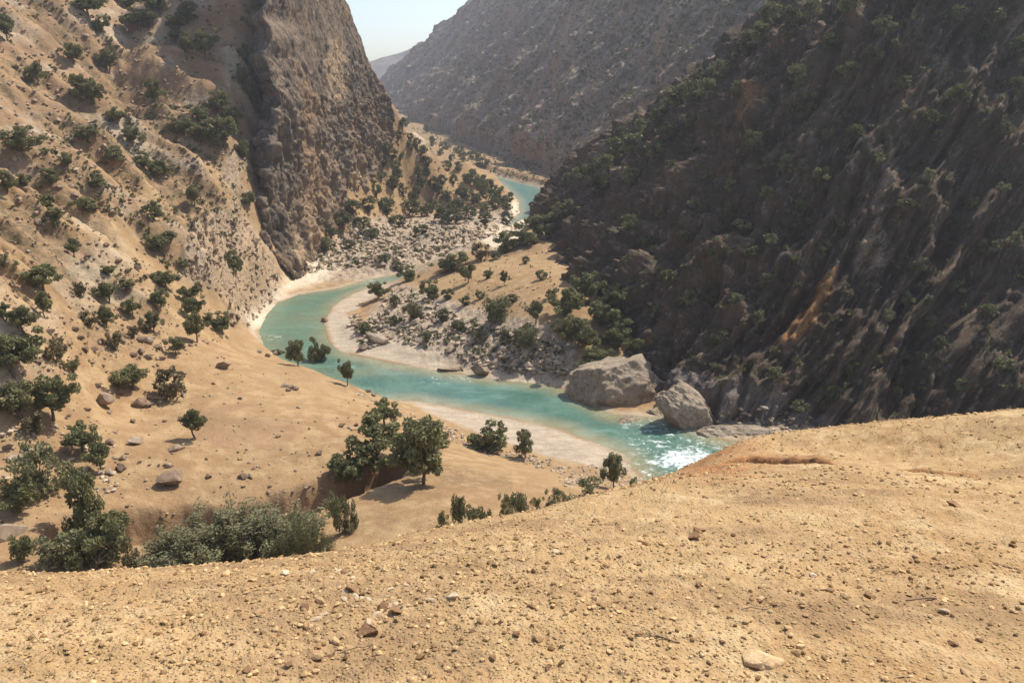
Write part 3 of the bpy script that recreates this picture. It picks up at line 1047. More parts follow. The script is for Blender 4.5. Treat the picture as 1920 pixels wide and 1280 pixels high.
def make_tree(kind, seed):
    """crown and trunk meshes in a box of height 1 and width 1"""
    rng = np.random.default_rng(seed)
    if kind == 'oak':
        n, zc, rz, leaf, lp, tr = 38, 0.57, 0.40, 0.038, 92, 0.030
    elif kind == 'bush':
        n, zc, rz, leaf, lp, tr = 36, 0.44, 0.42, 0.040, 90, 0.02
    elif kind == 'dry':
        n, zc, rz, leaf, lp, tr = 24, 0.58, 0.34, 0.034, 70, 0.022
    else:
        n, zc, rz, leaf, lp, tr = 26, 0.48, 0.46, 0.034, 66, 0.014
    lobes = [np.array([rng.normal() * 0.13, rng.normal() * 0.13, zc + rng.normal() * rz * 0.35]) for _ in range(5)]
    cs, rs, ns = [], [], []
    for k in range(n):
        d = rng.normal(size=3)
        d /= np.linalg.norm(d)
        L = lobes[k % 5]
        c = L + d * np.array([0.27, 0.27, rz * 0.66]) * rng.uniform(0.5, 1.1)
        c[:2] = np.clip(c[:2], -0.42, 0.42)
        c[2] = np.clip(c[2], (0.10 if kind in ('bush', 'willow') else 0.24) + rng.uniform(0, 0.06), 0.90 + rng.uniform(-0.05, 0.03))
        r = rng.uniform(0.075, 0.15) * (0.8 if kind == 'dry' else 1)
        cs.append(c)
        rs.append(r)
        ns.append(int(lp * (r / 0.1) ** 1.6) + 8)
    up = {'willow': 0.8}.get(kind, 0.0)
    V, F, T = leaf_cloud(cs, rs, ns, leaf, rng, upright=up, squash=1.4 if kind == 'willow' else 0.85, aspect=2.6 if kind == 'willow' else 1.7)
    V[:, 2] = np.maximum(V[:, 2], 0.01)
    mid = np.array([rng.normal() * 0.03, rng.normal() * 0.03, 0.26 if kind == 'oak' else 0.12])
    tubes = [tube(wiggle(np.array([0, 0, -0.08]), mid, rng, 4, 0.008), tr * 1.15, tr * 0.85)]
    order = rng.permutation(n)[:13 if kind != 'bush' else 9]
    for k in order:
        tubes.append(tube(wiggle(mid, np.array(cs[k]), rng, 5, 0.025), tr * 0.62, tr * 0.14, 5))
        if kind == 'dry':
            for _ in range(3):
                e = np.array(cs[k]) + rng.normal(size=3) * 0.09
                tubes.append(tube(wiggle(np.array(cs[k]), e, rng, 3, 0.01), tr * 0.16, tr * 0.06, 4))
    tv, tf = join(tubes)
    lm = {'oak': M['oak'], 'bush': M['oak'], 'dry': M['dry'], 'willow': M['olive']}[kind]
    return (mesh_np('crown', V, F, lm, True, {'tone': (T, 'POINT')} if False else {'tone': (np.repeat(T, 4), 'POINT')}),
            mesh_np('trunk', tv, tf, M['bark']))


def make_shrub(seed, mat):
    """small shrub as one mesh: foliage and its stems"""
    rng = np.random.default_rng(seed)
    n = 13
    cs, rs, ns = [], [], []
    for k in range(n):
        d = rng.normal(size=3)
        d /= np.linalg.norm(d)
        c = np.array([0, 0, 0.5]) + d * np.array([0.33, 0.33, 0.33])
        c[2] = np.clip(c[2], 0.14, 0.85)
        cs.append(c)
        rs.append(rng.uniform(0.12, 0.21))
        ns.append(46)
    V, F, T = leaf_cloud(cs, rs, ns, 0.085, rng)
    V[:, 2] = np.maximum(V[:, 2], 0.01)
    tubes = [tube(wiggle(np.array([0, 0, -0.15]), np.array(cs[k]), rng, 4, 0.03), 0.025, 0.008, 4) for k in range(6)]
    tv, tf = join(tubes)
    nF = len(F)
    VV, FF = join([(V, F), (tv, tf)])
    return mesh_np('shrub', VV, FF, [mat, M['bark']], True, {'tone': (np.concatenate([np.repeat(T, 4), np.zeros(len(tv))]), 'POINT')},
                   np.concatenate([np.zeros(nF), np.ones(len(tf))]))


LIB = {k: [make_tree(k, 100 * i + j) for j in range(m)] for i, (k, m) in enumerate([('oak', 6), ('bush', 5), ('dry', 3), ('willow', 3)])}
SHRUBS = {'green': [make_shrub(900 + j, M['scrub']) for j in range(4)], 'bright': [make_shrub(920 + j, M['olive']) for j in range(3)], 'dry': [make_shrub(940 + j, M['dry']) for j in range(2)]}
ORD = ('first second third fourth fifth sixth seventh eighth ninth tenth eleventh twelfth thirteenth fourteenth fifteenth sixteenth seventeenth eighteenth '
       'nineteenth twentieth').split()
ORD += ['twenty-' + o for o in ORD[:9]] + ['thirtieth'] + ['thirty-' + o for o in ORD[:9]] + ['fortieth'] + ['forty-' + o for o in ORD[:9]]
PENDING = {}                     # (phrase, group) -> things still to be told apart by their order


def later(o, u, v, phrase, cat, group):
    PENDING.setdefault((phrase, cat, group), []).append((u, v, o))


def flush():
    for (phrase, cat, group), lst in PENDING.items():
        nb = max(1, math.ceil(len(lst) / 11))
        lst.sort(key=lambda q: q[1])
        per = math.ceil(len(lst) / nb)
        for r in range(nb):
            row = sorted(lst[r * per:(r + 1) * per], key=lambda q: q[0])
            for k, (u, v, o) in enumerate(row):
                if len(row) == 1:
                    tail = ''
                else:
                    tail = ', leftmost' if k == 0 else (', rightmost' if k == len(row) - 1 else f', {ORD[k]} from left')
                if nb > 1:
                    tail += ' in the top row' if r == 0 else (' in the bottom row' if r == nb - 1 else f' in the {ORD[r]} row down')
                tag(o, phrase + tail, cat, group)


NAMES = {'oak': 'oak_tree', 'bush': 'bush', 'dry': 'dry_tree', 'willow': 'willow_bush'}
KSTYLE = random.Random(5)


def plant(u, v, h, w, kind, phrase, group, label=None, D=None, names=None, lean=0.0):
    """one tree or bush whose foot is at photo pixel (u, v), h x w pixels large; with D, v is the pixel of its top"""
    if D is None:
        r = hit(u, v, names or ('ground', 'hillside', 'mountain', 'cliff', 'far_mountain'))
        if r is None:
            return
        loc = r[0]
        dp = depth(loc)
        b = math.atan((v - 640) / FPX) + PITCH
        hm = h / FPX * dp / max(0.6, math.cos(b))
    else:
        top = P(u, v, D)
        loc = drop(top[0], top[1])
        dp = D
        hm = max(1.0, top[2] - loc.z)
    wm = w / FPX * dp
    if kind in SHRUBS:
        me = KSTYLE.choice(SHRUBS[kind])
        o = link('shrub', me)
        o.location = loc
        o.scale = (wm * 1.05, wm * KSTYLE.uniform(0.9, 1.15), hm)
        o.rotation_euler = (0, 0, KSTYLE.uniform(0, 6.28))
        root, cat = o, 'shrub'
    else:
        crown, trunk = KSTYLE.choice(LIB[kind])
        root = link(NAMES[kind], None)
        root.location = loc
        root.scale = (wm * 1.12, wm * 1.12 * KSTYLE.uniform(0.9, 1.1), hm * 1.02)
        root.rotation_euler = (lean, KSTYLE.uniform(-0.05, 0.05), KSTYLE.uniform(0, 6.28))
        link('trunk', trunk, root)
        link('crown', crown, root)
        cat = {'oak': 'tree', 'bush': 'bush', 'dry': 'tree', 'willow': 'bush'}[kind]
    if label:
        tag(root, label, cat, group)
    else:
        later(root, u, v, phrase, cat, group)
    return root


BENCH = 'trees and bushes on the sandy flat beside the river'
B = 'on the sandy flat beside the river'
for a in [
    (793, 907, 110, 108, 'oak', 'round dark oak standing alone above its black oval shadow on the sand'),
    (640, 906, 68, 76, 'bush', 'low dark green bush at the lower end of the bank thicket'),
    (700, 876, 92, 104, 'bush', 'tall olive bush in the middle of the bank thicket'),
    (770, 866, 74, 128, 'bush', 'wide dark bush directly behind the lone round oak'),
    (722, 797, 48, 58, 'oak', 'small oak at the upper end of the bank thicket'),
    (912, 843, 60, 76, 'bush', 'dark leafy bush at the edge of the near gravel bar'),
    (984, 858, 48, 38, 'oak', 'small thin-trunked oak beside the near gravel bar'),
    (1150, 916, 68, 42, 'oak', 'narrow oak standing in front of the white rapids'),
    (365, 821, 56, 52, 'oak', 'small airy oak alone in the open sand beside two pale slabs'),
    (158, 852, 60, 62, 'oak', 'dark oak leaning over its neighbour, upper tree of the leaning pair'),
    (190, 884, 58, 56, 'oak', 'dark oak with bare slanting trunk, lower tree of the leaning pair'),
    (66, 814, 46, 42, 'dry', 'thin brownish tree in front of the two big dark oaks'),
    (100, 788, 88, 84, 'oak', 'big dark oak, right one of the joined pair'),
    (40, 785, 74, 76, 'oak', 'big dark oak, left one of the joined pair'),
    (250, 730, 48, 66, 'oak', 'spreading grey-green oak behind dark boulders'),
    (325, 746, 62, 66, 'dry', 'brown half-bare tree beside the spreading grey-green oak'),
    (25, 705, 82, 92, 'oak', 'large olive oak cut by the left edge of the photo'),
    (138, 697, 28, 28, 'oak', 'tiny dark oak above the big joined pair'),
    (103, 678, 42, 40, 'dry', 'thin greyish tree beside the large olive oak'),
    (558, 686, 46, 34, 'oak', 'oak on the bank lip with the river behind it, middle of three'),
    (600, 692, 60, 36, 'oak', 'tall oak on the bank lip beside the gravel bar across the water'),
    (522, 668, 18, 28, 'bush', 'low bush on the bank lip, beside two oaks'),
    (652, 723, 50, 28, 'oak', 'slender tree alone on the bank lip in front of turquoise water'),
    (650, 995, 86, 52, 'willow', 'upright grey-green bush right of the big thicket'),
]:
    plant(*a[:5], '', BENCH, label=a[5])

HILL = 'oaks scattered over the foot of the sandy hillside'
for a in [(370, 642, 62, 38), (362, 598, 44, 40), (332, 666, 36, 34), (290, 622, 40, 32), (202, 614, 42, 38), (250, 590, 36, 32), (302, 582, 42, 36),
          (205, 569, 42, 42), (355, 566, 40, 36), (312, 538, 38, 48), (85, 598, 56, 34), (80, 546, 54, 70), (45, 624, 52, 62), (140, 482, 38, 34), (8, 602, 36, 26)]:
    plant(*a, 'oak', 'dark oak at the sandy hillside foot', HILL)
for a in [(216, 656, 42, 34), (150, 556, 34, 26), (250, 633, 28, 22), (170, 612, 34, 30), (275, 622, 30, 26), (112, 668, 34, 30)]:
    plant(*a, 'dry', 'thin pale tree at the sandy hillside foot', 'thin trees on the foot of the hillside')
for a in [(205, 516, 24, 30), (232, 540, 18, 34), (408, 618, 36, 50), (440, 510, 50, 40), (345, 500, 20, 26), (300, 474, 46, 52), (120, 690, 18, 24), (60, 650, 30, 34)]:
    plant(*a, 'bush', 'low dark bush at the sandy hillside foot', 'low bushes on the foot of the hillside')

UP = 'trees on the sandy hillside left of the cliff'
for a in [(70, 160, 46, 36), (140, 120, 40, 40), (152, 194, 52, 36), (178, 196, 50, 40), (205, 138, 46, 40), (350, 112, 52, 40), (384, 112, 56, 48), (15, 78, 50, 44), (165, 30, 40, 56),
          (352, 46, 40, 40), (292, 198, 52, 34), (128, 318, 34, 30), (15, 362, 42, 34), (95, 352, 36, 34), (365, 388, 42, 36), (250, 272, 36, 40), (300, 30, 54, 60), (262, 60, 50, 58), (222, 232, 34, 34)]:
    plant(*a, 'oak', 'dark oak on the upper sandy hillside', UP)
for a in [(45, 290, 58, 64), (185, 350, 36, 36), (190, 60, 34, 36), (335, 60, 40, 44), (290, 412, 40, 30), (320, 455, 30, 40), (385, 268, 46, 60), (420, 272, 60, 60), (330, 80, 30, 40), (240, 15, 34, 50),
          (345, 250, 36, 50), (90, 392, 36, 44), (160, 400, 34, 46), (215, 300, 32, 50), (270, 310, 30, 40), (310, 330, 34, 40), (165, 262, 30, 40), (110, 410, 26, 34), (45, 350, 26, 30), (408, 205, 40, 44), (290, 330, 26, 30), (372, 225, 30, 40)]:
    plant(*a, 'bush', 'dark bush on the upper sandy hillside', 'bushes on the upper sandy hillside')
for a in [(472, 195, 46, 30), (462, 120, 40, 30), (478, 60, 44, 34), (452, 160, 36, 30), (468, 385, 34, 36), (455, 300, 40, 30), (480, 20, 40, 30), (440, 235, 40, 36)]:
    plant(*a, 'bush', 'bush in the shaded cleft beside the cliff', 'bushes in the cleft beside the cliff')

# thicket in the gully behind the near slope
def make_thicket(seed, n, green):
    rng = np.random.default_rng(seed)
    V, T, tubes = [], [], []
    for k in range(n):
        x, y = rng.uniform(-0.46, 0.46), rng.normal() * 0.13
        h = (1 - (x / 0.50) ** 2) ** 0.62 * rng.uniform(0.5, 1.0)
        tip = np.array([x * 1.08 + rng.normal() * 0.06, y + rng.normal() * 0.05, h])
        base = np.array([x * 0.85, y * 0.6, -0.08])
        path = wiggle(base, tip, rng, 5, 0.008)
        tubes.append(tube(path, 0.004, 0.0012, 4))
        c = [path[0] + (path[-1] - path[0]) * f for f in np.linspace(0.25, 1.0, 9)]
        v, f, t = leaf_cloud(c, [0.040] * 9, [24] * 9, 0.0125, rng, upright=0.5, squash=2.0, aspect=2.4)
        V.append(v)
        T.append(t)
    V, T = np.concatenate(V), np.concatenate(T)
    V[:, 2] = np.maximum(V[:, 2], 0.0)
    tv, tf = join(tubes)
    return (mesh_np('foliage', V, np.arange(len(V)).reshape(-1, 4), M['olive'] if not green else M['scrub'], True, {'tone': (np.repeat(T, 4), 'POINT')}), mesh_np('stems', tv, tf, M['twig']))


def thicket(u, vtop, D, wpx, seed, n, green, label):
    top = P(u, vtop, D)
    loc = drop(top[0], top[1])
    root = link('willow_thicket', None)
    root.location = loc
    root.scale = (wpx / FPX * D * 1.05, wpx / FPX * D * 0.9, (top[2] - loc.z) * 1.03)
    root.rotation_euler = (0, 0, math.atan2(top[0], -top[1]) + math.pi)
    f, s = make_thicket(seed, n, green)
    link('stems', s, root)
    link('foliage', f, root)
    tag(root, label, 'bush', 'thickets in the gully')


thicket(430, 958, 84, 300, 5, 200, False, 'big grey-green thicket of dense upright stems filling the gully')
thicket(556, 968, 82, 112, 6, 70, True, 'greener thicket at the right end of the big grey-green thicket')
GB = 'bushes in the gully behind the near slope'
for a in [(62, 838, 92, 120, 'willow', 'olive bush spreading above the pale outcrop at the left edge'), (20, 892, 88, 70, 'bush', 'dark bush beside the pale outcrop at the left edge'),
          (148, 885, 88, 76, 'oak', 'tall dark tree rising above the pale gully bushes'), (190, 955, 82, 84, 'bush', 'dark green bush between the tall gully tree and the big thicket'),
          (100, 1000, 80, 130, 'willow', 'pale grey-green bush along the near slope edge'), (162, 985, 80, 110, 'willow', 'leafy willow at the foot of the tall gully tree'),
          (235, 1005, 80, 34, 'dry', 'small bare brown tree beside the big thicket'), (28, 1000, 80, 60, 'willow', 'small willow at the left end of the gully bushes')]:
    plant(a[0], a[1], 0, a[3], a[4], '', GB, label=a[5], D=a[2])

for a in [(830, 962, 86, 32), (862, 922, 86, 40), (902, 934, 86, 52), (945, 930, 87, 36), (965, 903, 87, 62), (1012, 935, 90, 30), (1038, 918, 92, 44), (1075, 925, 94, 34), (1100, 903, 96, 66), (1190, 890, 102, 28), (1130, 918, 98, 30)]:
    plant(a[0], a[1], 0, a[3], 'willow', 'young grey-green willow at the near slope edge', 'young willows along the near slope edge', D=a[2])

# right bank
RBG = 'bushes on the rocky bank below the dark mountain'
for a in [(850, 503, 38, 62, 'bush', 'wide dark bush at the crest of the sandy knoll'), (878, 531, 46, 30, 'oak', 'dark oak casting a shadow on the sandy knoll'),
          (946, 534, 28, 17, 'oak', 'tiny oak alone on the sandy knoll'), (712, 559, 34, 38, 'bush', 'round bush at the upper end of the curved gravel bar'),
          (762, 528, 34, 36, 'bush', 'olive bush beside the upper bend of the river'), (805, 560, 38, 40, 'bush', 'dark bush high on the rocky bank'),
          (775, 602, 40, 38, 'bush', 'dark bush over shaded rocks of the rocky bank'), (928, 606, 52, 76, 'willow', 'broad olive bush at the foot of the sandy knoll'),
          (1005, 606, 46, 40, 'oak', 'bright round oak at the edge of the mountain shade'), (990, 652, 44, 74, 'willow', 'spreading yellow-green bush over the lower boulders'),
          (902, 487, 36, 36, 'dry', 'grey-brown leafless bush behind the sandy knoll'), (942, 470, 40, 44, 'bush', 'dark bush behind the grey-brown one'),
          (680, 625, 22, 30, 'bush', 'small brown-green bush at the inner edge of the gravel bar'), (700, 640, 20, 28, 'dry', 'dry bush at the inner edge of the gravel bar')]:
    plant(*a[:5], '', RBG, label=a[5])
for a in [(872, 572, 18, 26), (915, 522, 16, 22), (962, 566, 16, 24), (1015, 524, 18, 24), (985, 494, 14, 20), (930, 486, 14, 20), (1032, 560, 18, 24), (840, 560, 20, 28), (900, 560, 14, 20), (740, 575, 22, 28), (830, 600, 22, 32), (860, 620, 20, 30), (900, 640, 20, 30), (950, 640, 22, 34), (800, 640, 18, 26), (735, 610, 18, 24)]:
    plant(*a, 'green', 'small dark shrub on the sandy knoll', 'small shrubs on the sandy knoll')
for a in [(985, 458, 46, 50), (1012, 446, 48, 54), (1035, 425, 44, 56), (1060, 410, 40, 40), (1058, 596, 60, 64), (1098, 560, 56, 56), (1085, 650, 64, 66), (1125, 612, 62, 70), (1130, 690, 40, 50), (1160, 650, 54, 56), (1105, 690, 42, 50), (1060, 640, 46, 50), (1190, 660, 30, 40), (1150, 570, 40, 50)]:
    plant(*a, 'bush', 'shaded dark bush at the mountain foot', 'shaded bushes at the mountain foot')
for a in [(1066, 352, 30, 34), (1088, 340, 30, 34), (1112, 332, 36, 42), (1142, 322, 34, 42), (1152, 296, 38, 44), (1186, 290, 42, 50), (1212, 256, 40, 50), (1240, 240, 44, 50), (1264, 208, 46, 54), (1292, 196, 48, 56), (1322, 190, 44, 48),
          (1346, 148, 40, 44), (1378, 134, 36, 40), (1402, 98, 42, 50), (1426, 80, 40, 44), (1446, 48, 42, 46), (1484, 52, 40, 44), (1520, 38, 40, 44), (1385, 182, 34, 36), (1250, 264, 36, 44), (1182, 346, 36, 44), (1122, 362, 36, 44), (1165, 262, 26, 30), (1310, 150, 26, 30), (1225, 300, 34, 40), (1290, 240, 32, 40)]:
    plant(*a, 'bright' if KSTYLE.random() < 0.6 else 'green', 'sunlit shrub along the dark mountain ridge', 'shrubs along the mountain ridge')
for a in [(1488, 165, 46, 46), (1512, 212, 44, 46), (1494, 214, 40, 36), (1410, 276, 34, 38), (1472, 322, 34, 32), (1500, 396, 26, 32), (1436, 376, 28, 28), (1362, 412, 34, 40), (1444, 460, 24, 28), (1410, 486, 26, 32), (1488, 498, 20, 26), (1358, 484, 24, 24),
          (1437, 534, 24, 28), (1333, 566, 22, 32), (1663, 602, 28, 28), (1850, 476, 30, 42), (1763, 652, 24, 26), (1643, 686, 22, 26)]:
    plant(*a, 'bright' if KSTYLE.random() < 0.55 else 'green', 'green shrub low on the dark mountain', 'shrubs on the dark mountain face')
for a in [(1793, 196, 38, 42), (1860, 62, 46, 46), (1833, 84, 36, 40), (1783, 50, 40, 48), (1633, 122, 34, 42), (1590, 146, 30, 46), (1553, 96, 34, 40), (1657, 66, 32, 44), (1400, 104, 24, 30), (1873, 256, 32, 40), (1740, 240, 34, 44), (1905, 110, 44, 50), (1700, 20, 40, 50), (1590, 30, 40, 44), (1900, 180, 36, 40), (1690, 170, 30, 36)]:
    plant(*a, 'green', 'green shrub high on the dark mountain', 'shrubs high on the dark mountain face')

# spur and boulder field
for k, (u, v) in enumerate([(1330, 330), (1370, 350), (1300, 380), (1280, 440), (1330, 470), (1240, 400), (1210, 450), (1180, 420), (1390, 420), (1250, 520), (1290, 560), (1380, 560), (1420, 600), (1350, 630), (1230, 590),
                             (1540, 330), (1560, 420), (1540, 460), (1700, 380), (1740, 330), (1780, 420), (1820, 380), (1880, 350), (1900, 450), (1720, 500), (1790, 540), (1850, 580), (1700, 560), (1590, 690), (1680, 740), (1800, 720), (1880, 680), (1740, 600), (1560, 740), (1450, 700), (1500, 760), (1640, 300), (1690, 270), (1600, 250), (1550, 250)]):
    plant(u, v + 12, KSTYLE.uniform(20, 34), KSTYLE.uniform(24, 42), KSTYLE.choice(['green', 'bright', 'bright']), 'small olive shrub clinging to the dark mountain', 'small shrubs clinging to the dark mountain')
SPG = 'bushes on the scree spur below the cliff'
for a in [(735, 300, 22, 26), (755, 240, 20, 18), (762, 238, 16, 14), (745, 262, 18, 24), (725, 285, 18, 24), (770, 280, 18, 26), (790, 290, 20, 26), (745, 335, 22, 30), (735, 355, 26, 28), (800, 312, 20, 26), (800, 335, 22, 16), (775, 385, 28, 26), (812, 355, 26, 20), (822, 365, 24, 24),
          (838, 318, 18, 22), (860, 320, 18, 20), (850, 345, 18, 20), (880, 345, 22, 24), (897, 350, 24, 24), (905, 365, 28, 30), (920, 380, 28, 32), (890, 385, 24, 28), (940, 385, 20, 28), (935, 365, 20, 24), (868, 300, 16, 18), (800, 250, 18, 14), (810, 275, 20, 14), (755, 365, 22, 22), (866, 370, 22, 26), (812, 390, 20, 24), (742, 318, 20, 24), (750, 300, 20, 22), (715, 335, 18, 24), (705, 365, 20, 26), (785, 330, 20, 20), (790, 352, 20, 22), (782, 368, 22, 20), (830, 345, 18, 22), (838, 378, 22, 26), (852, 388, 20, 26), (876, 372, 22, 26), (886, 332, 16, 20), (905, 345, 18, 22), (918, 355, 20, 24), (928, 392, 22, 26), (905, 398, 22, 28), (870, 395, 20, 26), (845, 400, 20, 24), (768, 262, 14, 16), (782, 272, 14, 16), (826, 292, 14, 16), (848, 302, 14, 16), (720, 310, 18, 22), (700, 345, 18, 22), (950, 398, 20, 24), (955, 378, 18, 22), (835, 280, 18, 26), (860, 288, 18, 26), (888, 300, 18, 26), (905, 312, 18, 26)]:
    plant(*a, KSTYLE.choice(['green', 'green', 'bright']), 'dark shrub on the sunlit scree spur', SPG)
for a in [(660, 400, 26, 40), (690, 395, 28, 40), (725, 400, 30, 40), (770, 405, 34, 44), (830, 415, 32, 40), (850, 420, 30, 40), (880, 410, 26, 34), (640, 425, 30, 44), (610, 470, 26, 36), (680, 425, 20, 36), (745, 425, 24, 40), (790, 440, 20, 30), (700, 445, 18, 30), (910, 420, 24, 30), (655, 465, 16, 26), (720, 490, 14, 30), (745, 505, 16, 26), (620, 445, 22, 30), (800, 405, 26, 30), (860, 398, 26, 30), (950, 420, 24, 28)]:
    plant(*a, 'green', 'dark shrub among boulders below the scree', 'shrubs among the boulders')
flush()

# ------------------------------------------------------------------ rocks
import bmesh


def rock_mesh(name, seed, mat, sub=3, cuts=13, rough=0.10, flat=0.66):
    rng = np.random.default_rng(seed)
    bm = bmesh.new()
    bmesh.ops.create_icosphere(bm, subdivisions=sub, radius=1.0)
    v = np.array([x.co for x in bm.verts])
    f = np.array([[q.index for q in p.verts] for p in bm.faces])
    bm.free()
    for _ in range(cuts):
        n = rng.normal(size=3)
        n /= np.linalg.norm(n)
        d = rng.uniform(0.3, 0.66)
        s = v @ n - d
        v = v - np.outer(np.maximum(s, 0), n) * 0.97
    r = np.linalg.norm(v, axis=1)[:, None]
    v = v * (1 + rough * fbm(v, 1.6, 4, 0.6, seed % 40)[:, None])
    ext = np.abs(v).max(0)
    v = v / ext * np.array([0.5, 0.5 * rng.uniform(0.75, 1), 0.5 * flat])
    v[:, 2] -= v[:, 2].min()
    me = mesh_np(name, v, f, mat, False)
    return me


BOULD = {'pale': [rock_mesh('boulder', 300 + k, M['boulder']) for k in range(6)], 'dark': [rock_mesh('boulder', 330 + k, M['darkstone']) for k in range(5)],
         'slab': [rock_mesh('boulder', 350 + k, M['boulder'], flat=0.35) for k in range(3)],
         'great': [rock_mesh('stone', 777, M['stone'], 4, 7, 0.2, 0.5)], 'stone': [rock_mesh('stone', 400 + k, M['stone'], 3, 11, 0.12, 0.5) for k in range(6)], 'clod': [rock_mesh('stone', 430 + k, M['brownstone'], 3, 9, 0.24, 0.55) for k in range(5)],
         'white': [rock_mesh('stone', 460 + k, M['whitestone'], 3, 11, 0.12, 0.45) for k in range(4)]}


def rock(u, v, w, kind, phrase, group, label=None, name='boulder', hfac=1.0, names=None):
    r = hit(u, v, names or ('ground', 'hillside', 'mountain', 'cliff'))
    if r is None:
        return
    loc, nor, _, nm = r
    wm = w / FPX * depth(loc)
    o = link(name, KSTYLE.choice(BOULD[kind]))
    o.location = loc - Vector((0, 0, wm * 0.10))
    o.scale = (wm, wm * KSTYLE.uniform(0.8, 1.1), wm * hfac)
    o.rotation_euler = Euler((KSTYLE.uniform(-0.12, 0.12), KSTYLE.uniform(-0.12, 0.12), KSTYLE.uniform(0, 6.28)))
    cat = 'boulder' if name == 'boulder' else 'stone'
    if label:
        tag(o, label, cat, group)
    else:
        later(o, u, v, phrase, cat, group)
    return o


PENDING.clear()
BG = 'boulders lying on the sandy flat'
for a in [(320, 902, 54, 'dark', 'largest dark boulder, lying alone on the open sand'), (190, 755, 50, 'dark', 'dark wedge-shaped boulder in front of the spreading grey-green oak'),
          (260, 760, 30, 'dark', 'round brown boulder beside the dark wedge-shaped one'), (335, 842, 40, 'slab', 'larger of two pale slabs below the small airy oak'),
          (346, 832, 20, 'slab', 'smaller of two pale slabs below the small airy oak'), (254, 832, 28, 'pale', 'pale boulder left of the two slabs'), (25, 858, 40, 'slab', 'pale tilted slab at the left edge of the flat'),
          (18, 838, 22, 'pale', 'pale boulder just above the tilted slab'), (210, 832, 26, 'dark', 'dark boulder beside the leaning oak pair'), (227, 880, 26, 'dark', 'brown boulder at the foot of the lower leaning oak'),
          (204, 888, 18, 'pale', 'grey boulder touching the brown one below the leaning oaks'), (600, 850, 16, 'dark', 'black stone alone near the bank thicket'), (185, 725, 20, 'dark', 'dark boulder behind the wedge-shaped one'),
          (455, 894, 18, 'dark', 'small brown boulder in the middle of the sand, right of the largest'), (424, 690, 30, 'pale', 'rough grey boulder alone on the upper flat'), (278, 762, 22, 'dark', 'small boulder next to the round brown one'),
          (605, 604, 24, 'dark', 'dark rock breaking the water beside the gravel bar')]:
    rock(*a[:4], '', BG, label=a[4])
for a in [(532, 724, 16), (545, 728, 14), (556, 730, 16), (540, 732, 12), (300, 872, 12), (318, 874, 16), (470, 894, 12), (390, 895, 12), (402, 720, 10), (450, 748, 10), (345, 742, 14), (285, 748, 16), (300, 756, 14), (225, 738, 16), (165, 770, 12), (205, 775, 12),
          (310, 790, 10), (250, 792, 12), (560, 765, 10), (30, 880, 18), (60, 862, 16), (75, 838, 14), (95, 845, 12), (230, 860, 14), (120, 880, 14), (105, 862, 16), (520, 820, 10), (640, 800, 12), (655, 803, 10), (668, 798, 10), (500, 668, 14), (515, 665, 12), (485, 660, 12), (700, 742, 12), (690, 735, 10), (715, 752, 10)]:
    rock(a[0], a[1], a[2] * 1.1, KSTYLE.choice(['dark', 'dark', 'pale']), 'small boulder on the sandy flat', 'small boulders on the sandy flat')
for a in [(262, 660, 20), (278, 642, 22), (296, 652, 18), (160, 657, 16), (178, 657, 16), (305, 674, 12), (280, 672, 22), (265, 640, 16), (250, 668, 14), (190, 640, 16), (150, 635, 14), (130, 648, 14), (140, 620, 14), (230, 600, 12), (95, 625, 16), (75, 680, 14), (115, 640, 14),
          (230, 642, 14), (330, 640, 14), (345, 652, 12), (310, 640, 14), (240, 510, 16), (255, 505, 18), (225, 490, 16), (240, 545, 14), (275, 520, 12), (165, 480, 12), (200, 460, 12), (222, 525, 16), (190, 540, 12)]:
    rock(a[0], a[1], a[2] * 1.1, 'dark', 'brown boulder at the sandy hillside foot', 'boulders on the foot of the hillside')
flush()
PENDING.clear()
CRN = 'boulders heaped on the rocky bank'
for a in [(872, 672, 34, 'slab', 'pale square slab standing out on the rocky bank'), (852, 692, 60, 'slab', 'wide pale ledge rock at the water below the rocky bank'), (705, 642, 50, 'pale', 'large rounded boulder at the inner edge of the gravel bar'), (680, 655, 26, 'pale', 'pale boulder lying on the gravel bar edge'), (905, 702, 46, 'pale', 'rough rock at the waterline left of the dark shade')]:
    rock(*a[:4], '', CRN, label=a[4], hfac=0.8)


def inpoly(poly, n, rng):
    poly = np.array(poly, float)
    lo, hi = poly.min(0), poly.max(0)
    out = []
    while len(out) < n:
        q = rng.uniform(lo, hi, (400, 2))
        d = sdpoly(q[:, 0], q[:, 1], poly)
        out += [tuple(x) for x in q[d < 0]]
    return out[:n]


RRB = [(655, 590), (700, 600), (740, 540), (800, 560), (860, 590), (960, 620), (1060, 650), (1070, 705), (980, 700), (900, 690), (820, 660), (740, 640), (690, 655), (650, 625)]
RBFL = [(600, 470), (640, 440), (700, 420), (800, 425), (900, 410), (960, 400), (930, 440), (850, 470), (760, 505), (680, 500), (560, 515)]
for (u, v) in inpoly(RRB, 70, RNG):
    o = rock(u, v, RNG.uniform(10, 22), 'pale', '', CRN, label='pale limestone boulder among the many heaped on the rocky bank across the river', hfac=0.9)
for (u, v) in inpoly(RBFL, 90, RNG):
    o = rock(u, v, RNG.uniform(8, 17), 'pale', '', 'boulders in the field below the scree', label='pale limestone boulder among the many strewn between cliff and scree spur', hfac=0.9)

